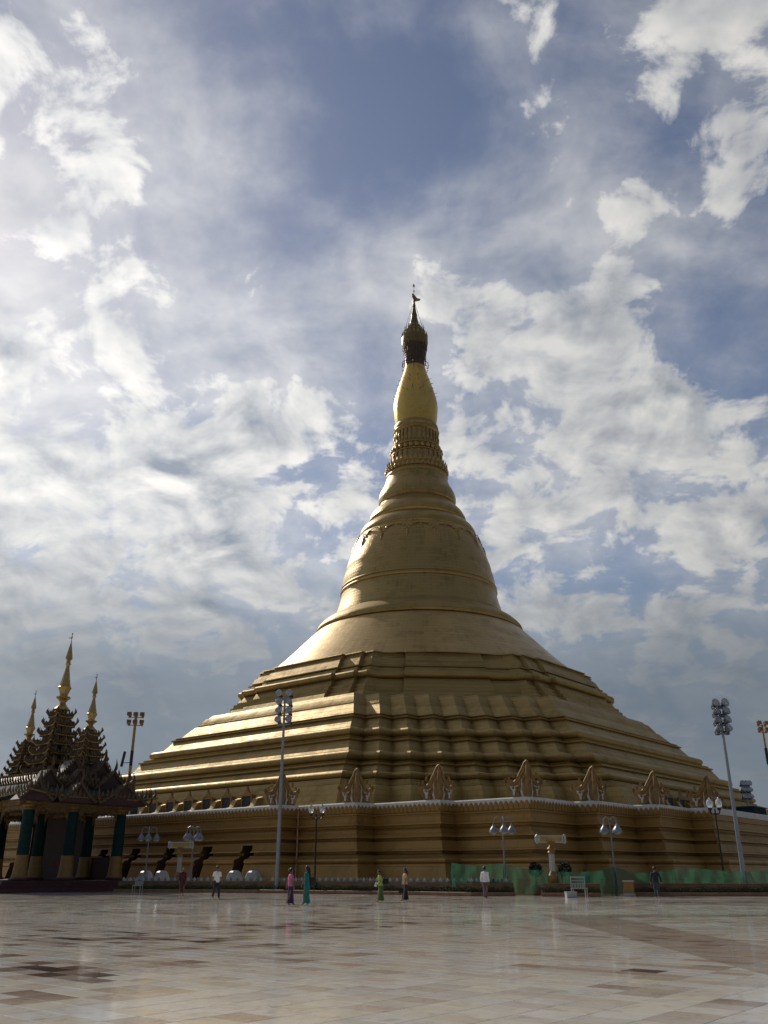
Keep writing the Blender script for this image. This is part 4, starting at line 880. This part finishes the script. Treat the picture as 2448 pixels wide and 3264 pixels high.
pot_plant('dark bushy plant just right of the sign column above the net',(11.9,61.9,0),1.8,5)
# red parasol and glass booth
e = empty('red_parasol',(-26.6,77.6,0.8),0,'small red parasol open between the hall columns','parasol')
m = MB(); m.lathe([(0.95,0),(0.6,0.22),(0.1,0.38),(0.02,0.42)],10,(0,0,1.15),False); m.build('canopy','red_cloth',e,smooth=0)
m = MB(); m.tube([(0,0,0),(0,0,1.6)],0.03,6); m.build('pole','lamp_dark',e)
p = ST(47.3,0.2); e = empty('glass_booth',(p.x,p.y,6.38),ROT,'glass-walled booth on the terrace behind the hall roof','booth')
for y in (-1.6,-0.1,1.4): 
    m = MB(); m.box(0.45,0.55,y-0.07,y+0.07,0,2.1); m.build('post','white_paint',e,smooth=0)
m = MB(); m.box(-0.7,0.6,-1.8,1.6,2.1,2.2); m.build('roof','steel_grey',e,smooth=0)
for y in (-0.85,0.65):
    m = MB(); m.box(0.47,0.5,y-0.62,y+0.62,0.1,2.05); m.build('pane','dark_glass',e,smooth=0)
p = ST(48.3,-4.2); m = MB(); m.add([(-1.4,-2.2,0.9),(0.5,-2.2,0.25),(0.5,2.2,0.3),(-1.4,2.2,1.0),(-0.4,0,0.9)],[(0,1,4),(1,2,4),(2,3,4),(3,0,4)]); m.add([(-1.4,-2.2,0.86),(0.5,-2.2,0.21),(0.5,2.2,0.26),(-1.4,2.2,0.96)],[(3,2,1,0)])
tag(m.build('tarpaulin','blue_tarp',None,(p.x,p.y,6.55),ROT,smooth=0,fix=False),'pale blue tarpaulin on the coping behind the hall','tarpaulin')
p = ST(7.0,47.2); e = empty('dark_shed',(p.x,p.y,6.38),ROT,'dark low shed on the terrace at the far right edge','shed')
m = MB(); m.box(-1.8,1.8,-0.9,0.9,0,1.0); m.build('walls','teal_roof',e,smooth=0)
m = MB(); m.box(-2.0,2.0,-1.05,1.05,1.0,1.1); m.build('roof','door_dark',e,smooth=0)

# ------------------------------------------------------------------ people
cloth('skin', (0.22,0.115,0.07), 0.55); cloth('hair_black', (0.012,0.010,0.010), 0.5)
for nme, c_ in (('c_white',(0.72,0.72,0.70)),('c_navy',(0.018,0.02,0.035)),('c_pink',(0.55,0.14,0.30)),('c_violet',(0.035,0.022,0.075)),('c_teal',(0.004,0.17,0.155)),('c_lime',(0.28,0.44,0.07)),('c_green',(0.05,0.12,0.025)),('c_sand',(0.48,0.33,0.18)),('c_black',(0.012,0.013,0.02)),('c_robe',(0.07,0.008,0.014)),('c_mauve',(0.10,0.065,0.085)),('c_brown',(0.03,0.02,0.018)),('c_paper',(0.66,0.6,0.5)),('c_jean',(0.03,0.035,0.06)),('c_dgreen',(0.02,0.06,0.045))): cloth(nme, c_)
def skin_mesh(name, verts, edges, rad, root, mat, sub=1):
    me = bpy.data.meshes.new(name); me.from_pydata(verts, edges, []); o = bpy.data.objects.new(name, me); COL.objects.link(o)
    sk_ = o.modifiers.new('s','SKIN'); sk_.use_smooth_shade = True; sk_.branch_smoothing = 0.4
    lay = me.skin_vertices[0].data
    for i, r in enumerate(rad): lay[i].radius = (r, r) if not isinstance(r, tuple) else r
    for i in range(len(verts)): lay[i].use_root = (i == root)
    su = o.modifiers.new('u','SUBSURF'); su.levels = sub; su.render_levels = sub
    dg = bpy.context.evaluated_depsgraph_get(); me2 = bpy.data.meshes.new_from_object(o.evaluated_get(dg)); me2.name = name
    bpy.data.objects.remove(o); bpy.data.meshes.remove(me); me2.materials.clear(); me2.materials.append(MAT[mat])
    return me2
def ellipse_ring(cx, cy, z, rx, ry, n=16, wob=0.0): return [(cx+rx*math.cos(2*math.pi*i/n)*(1+wob*math.sin(5*i)), cy+ry*math.sin(2*math.pi*i/n)*(1+wob*math.cos(3*i)), z) for i in range(n)]
def person(label, x, y, face, H, top, low, style='longyi', stride=0.12, hair='short', sleeve='short', arms=((0.05,0.1),(0.05,-0.1)), lean=0.0, group=None):
    """face: heading in degrees (0 = +X); local x is forward; arms: (outward, forward) of each hand, as shares of height"""
    e = empty('person', (x, y, 0), R(face), label, 'person', group)
    V, E, Rd = [], [], []
    def add(p, r, parent=None):
        V.append((p[0]*H+lean*max(0,p[2]-0.5)*H, p[1]*H, p[2]*H)); Rd.append(r*H if not isinstance(r, tuple) else (r[0]*H, r[1]*H))
        if parent is not None: E.append((parent, len(V)-1))
        return len(V)-1
    pel = add((0,0,0.52),(0.07,0.058)); sp = add((0.004,0,0.62),(0.068,0.052),pel); ch = add((0.004,0,0.74),(0.08,0.056),sp)
    nk = add((0.0,0,0.835),0.03,ch); hb = add((0.012,0,0.885),(0.036,0.044),nk); hm = add((0.014,0,0.925),(0.043,0.054),hb); ht = add((0.008,0,0.972),(0.033,0.038),hm)
    add((0.062,0,0.912),0.006,hm)                                          # nose
    joints = []
    for sgn, (ou, fw) in zip((1,-1), arms):
        sh = add((0,sgn*0.098,0.795),0.03,ch); el = add((-0.02+fw*0.3,sgn*(0.115+ou*0.55),0.63),0.022,sh); wr = add((fw,sgn*(0.115+ou),0.49+abs(fw)*0.35),0.015,el)
        pa = add((fw+0.008+fw*0.05,sgn*(0.117+ou),0.455+abs(fw)*0.38),0.016,wr); joints.append((V[sh],V[el],V[wr],V[pa]))
        for q in range(4): 
            k1 = add((fw+0.02-0.011*q+fw*0.07,sgn*(0.118+ou),0.428+abs(fw)*0.4-0.003*abs(q-1.4)),0.0055,pa); add((fw+0.022-0.011*q+fw*0.08,sgn*(0.108+ou),0.404+abs(fw)*0.4),0.0045,k1)
        k1 = add((fw+0.03,sgn*(0.104+ou),0.448+abs(fw)*0.38),0.0058,pa); add((fw+0.036,sgn*(0.098+ou),0.43+abs(fw)*0.38),0.005,k1)
    feet = []
    for sgn, st in ((1,stride),(-1,-stride)):
        hp = add((0,sgn*0.045,0.49),0.052,pel); lift = 0.03 if st < 0 else 0.0
        kn = add((st*0.5+0.02,sgn*0.047,0.275),0.034,hp); cf = add((st*0.72+0.0,sgn*0.047,0.19),0.031,kn); an = add((st-0.01,sgn*0.047,0.045+lift),0.019,cf); he = add((st-0.025,sgn*0.047,0.016+lift),0.016,an)
        ml = add((st+0.045,sgn*0.05,0.014+lift*0.3),0.015,an); add((st+0.085,sgn*0.052,0.011+lift*0.1),0.011,ml); feet.append(st)
    body = link('body', skin_mesh('body', V, E, Rd, 0, 'skin'), e)
    f = MB()
    for sgn in (1,-1): f.sphere((0.056*H+lean*0.42*H,sgn*0.018*H,0.928*H),(0.004*H,0.007*H,0.004*H),6,4)
    f.box(0.052*H+lean*0.4*H,0.058*H+lean*0.4*H,-0.012*H,0.012*H,0.893*H,0.896*H); f.build('face','hair_black',body,smooth=0)
    for sgn in (1,-1):
        q = MB(); q.sphere((0.008*H+lean*0.42*H,sgn*0.05*H,0.918*H),(0.012*H,0.006*H,0.017*H),6,4); q.build('ear','skin',body)
    lx = lambda z: lean*max(0,z-0.5)
    # hair
    if hair != 'shaved':
        h = MB(); rings = []
        for z, rx, ry, ox in ((0.885,0.03,0.045,-0.025),(0.91,0.045,0.056,-0.014),(0.94,0.052,0.06,-0.006),(0.962,0.051,0.058,0.0),(0.985,0.042,0.047,0.002),(1.0,0.02,0.024,0.0)): rings.append([(a*H+lx(z)*H, b*H, c*H) for a, b, c in ellipse_ring(ox,0,z,rx,ry,14)])
        h.loft(rings, True, True)
        if hair == 'long': h.tube([((-0.04+lx(.93))*H,0,0.94*H),((-0.062+lx(.87))*H,0,0.87*H),((-0.075+lx(.78))*H,0,0.78*H),((-0.075+lx(.66))*H,0,0.66*H)],[0.04*H,0.036*H,0.026*H,0.01*H],9)
        if hair == 'bun': h.sphere(((-0.062+lx(.93))*H,0,0.94*H),0.03*H,9,6)
        h.build('hair','hair_black',body)
    def loft_part(name, rows, mat, n=18):
        m = MB(); m.loft([[(a*H+lx(z)*H, b*H, c*H) for a, b, c in ellipse_ring(ox,oy,z,rx,ry,n)] for z, rx, ry, ox, oy in rows], True, True); return m.build(name, mat, e, smooth=60)
    def sleeves(parent, mat, full):
        for sh, el, wr, pa in joints:
            sh, el, wr = Vector(sh), Vector(el), Vector(wr); m = MB()
            a = sh.lerp(Vector((0,0,sh.z)),0.3)
            pts = [a, sh, sh.lerp(el,0.7)] if not full else [a, sh, el, el.lerp(wr,0.92)]
            m.tube(pts, [0.034*H,0.042*H,0.036*H] if not full else [0.034*H,0.042*H,0.034*H,0.026*H], 10); m.build('sleeve', mat, parent)
    if style == 'robe':
        s_ = stride
        t_ = loft_part('robe', [(0.13,0.075+s_*0.55,0.085,0,0),(0.2,0.07+s_*0.45,0.086,0,0),(0.35,0.078+s_*0.2,0.09,0,0),(0.5,0.082,0.094,0,0),(0.6,0.078,0.1,0,0),(0.7,0.08,0.11,0.002,0),(0.77,0.074,0.115,0,0),(0.81,0.058,0.095,0,0),(0.835,0.04,0.05,0,0)], top)
        sleeves(t_, top, True)
        m = MB(); m.tube([(0.07*H,-0.09*H,0.8*H),(0.09*H,0.0,0.68*H),(0.085*H,0.08*H,0.55*H),(0.06*H,0.1*H,0.4*H)],[0.02*H,0.028*H,0.03*H,0.02*H],8); m.build('fold', top, t_)
        return e
    t_ = loft_part('shirt', [(0.5,0.078,0.092,0,0),(0.56,0.076,0.09,0,0),(0.62,0.07,0.084,0.003,0),(0.7,0.076,0.094,0.004,0),(0.76,0.072,0.102,0.002,0),(0.8,0.06,0.09,0,0),(0.83,0.038,0.045,0,0)], top); sleeves(t_, top, sleeve == 'long')
    if style == 'longyi':
        s_ = stride
        loft_part('longyi', [(0.045,0.05+s_*0.8,0.072,0,0),(0.09,0.05+s_*0.72,0.07,0,0),(0.2,0.052+s_*0.5,0.073,0.005,0),(0.33,0.062+s_*0.25,0.08,0.005,0),(0.45,0.074,0.092,0,0),(0.53,0.072,0.09,0,0),(0.585,0.066,0.08,0,0)], low)
    else:
        tr = MB()
        for sgn, st in ((1,stride),(-1,-stride)):
            lift = 0.03 if st < 0 else 0
            tr.tube([(0,sgn*0.035*H,0.55*H),(0.002*H,sgn*0.046*H,0.47*H),((st*0.5+0.02)*H,sgn*0.047*H,0.275*H),((st*0.78)*H,sgn*0.047*H,0.17*H),((st-0.012)*H,sgn*0.047*H,(0.055+lift)*H)],[0.06*H,0.064*H,0.046*H,0.04*H,0.036*H],12)
        tr.loft([[(a*H,b*H,c*H) for a,b,c in ellipse_ring(0,0,z,rx,ry,14)] for z,rx,ry in ((0.46,0.05,0.08),(0.52,0.07,0.09),(0.57,0.064,0.08))],True,True); tr.build('trousers', low, e, smooth=60)
    return e
def hand_bag(name, label, loc, mat, w, h, strap):
    e = empty(name, loc, R(20), label, 'bag'); m = MB()
    m.loft([[(a,b,c) for a,b,c in ellipse_ring(0,0,z,rx,ry,12)] for z,rx,ry in ((0,w*0.42,w*0.16),(h*0.15,w*0.5,w*0.22),(h*0.6,w*0.48,w*0.2),(h,w*0.4,w*0.08))],True,True); m.build('body',mat,e,smooth=50)
    m = MB(); m.tube([(-w*0.35,0,h),(-w*0.25,0,h+strap*0.7),(0,0,h+strap),(w*0.25,0,h+strap*0.7),(w*0.35,0,h)],0.018,6); m.build('strap',mat,e)
WALK = 'people walking across the plaza'
person('monk in a dark maroon robe walking near the hall',-13.03,60.9,-70,1.72,'c_robe','c_robe','robe',0.07,'shaved','long',((0.0,0.05),(0.0,0.05)),group=WALK)
person('barefoot man in white tee and rolled dark trousers',-9.4,53.0,-50,1.72,'c_white','c_navy','trousers',0.12,'short','short',((0.06,0.06),(0.05,-0.07)),group=WALK)
person('woman in pink top and dark violet longyi',-4.28,43.3,20,1.56,'c_pink','c_violet','longyi',0.09,'bun','short',((0.15,-0.06),(0.02,0.06)),group=WALK)
person('woman in a shiny teal blouse and matching longyi',-3.55,43.4,165,1.66,'c_teal','c_teal','longyi',0.07,'long','short',((0.03,0.09),(0.02,0.0)),group=WALK)
person('woman in lime green blouse and green longyi carrying a folded paper',-0.17,48.1,190,1.5,'c_lime','c_green','longyi',0.10,'bun','short',((0.02,0.13),(0.03,0.02)),lean=0.12,group=WALK)
person('long-haired woman in sand blouse and black longyi',1.1,49.2,195,1.6,'c_sand','c_black','longyi',0.09,'long','short',((0.02,0.06),(0.03,0.07)),group=WALK)
person('man in loose white shirt and mauve longyi',5.87,54.8,60,1.72,'c_white','c_mauve','longyi',0.09,'short','long',((0.04,0.03),(0.04,-0.03)),group=WALK)
person('man in black jacket and dark jeans walking away at right',15.8,54.8,70,1.7,'c_black','c_jean','trousers',0.09,'short','long',((0.06,0.02),(0.08,-0.02)),group=WALK)
person('person in dark green half hidden behind the net',13.4,62.6,-90,1.6,'c_dgreen','c_dgreen','longyi',0.03,'short','long')
hand_bag('shoulder_bag','dark brown shoulder bag at the side of the teal woman',(-3.3,43.5,0.80),'c_brown',0.36,0.36,0.16)
hand_bag('shoulder_bag','dark bag under the arm of the lime green woman',(0.08,48.2,0.80),'c_black',0.34,0.28,0.1)
hand_bag('hand_bag','black bag carried low by the long-haired woman',(0.92,49.1,0.36),'c_black',0.34,0.26,0.16)
m = MB(); m.box(-0.07,0.07,-0.012,0.012,-0.11,0.11); o = m.build('folded_paper','c_paper',None,(-0.40,48.05,0.80),R(35),smooth=0); o.rotation_euler = (R(15),R(20),R(35)); tag(o,'folded pale paper in the hand of the lime green woman','paper')
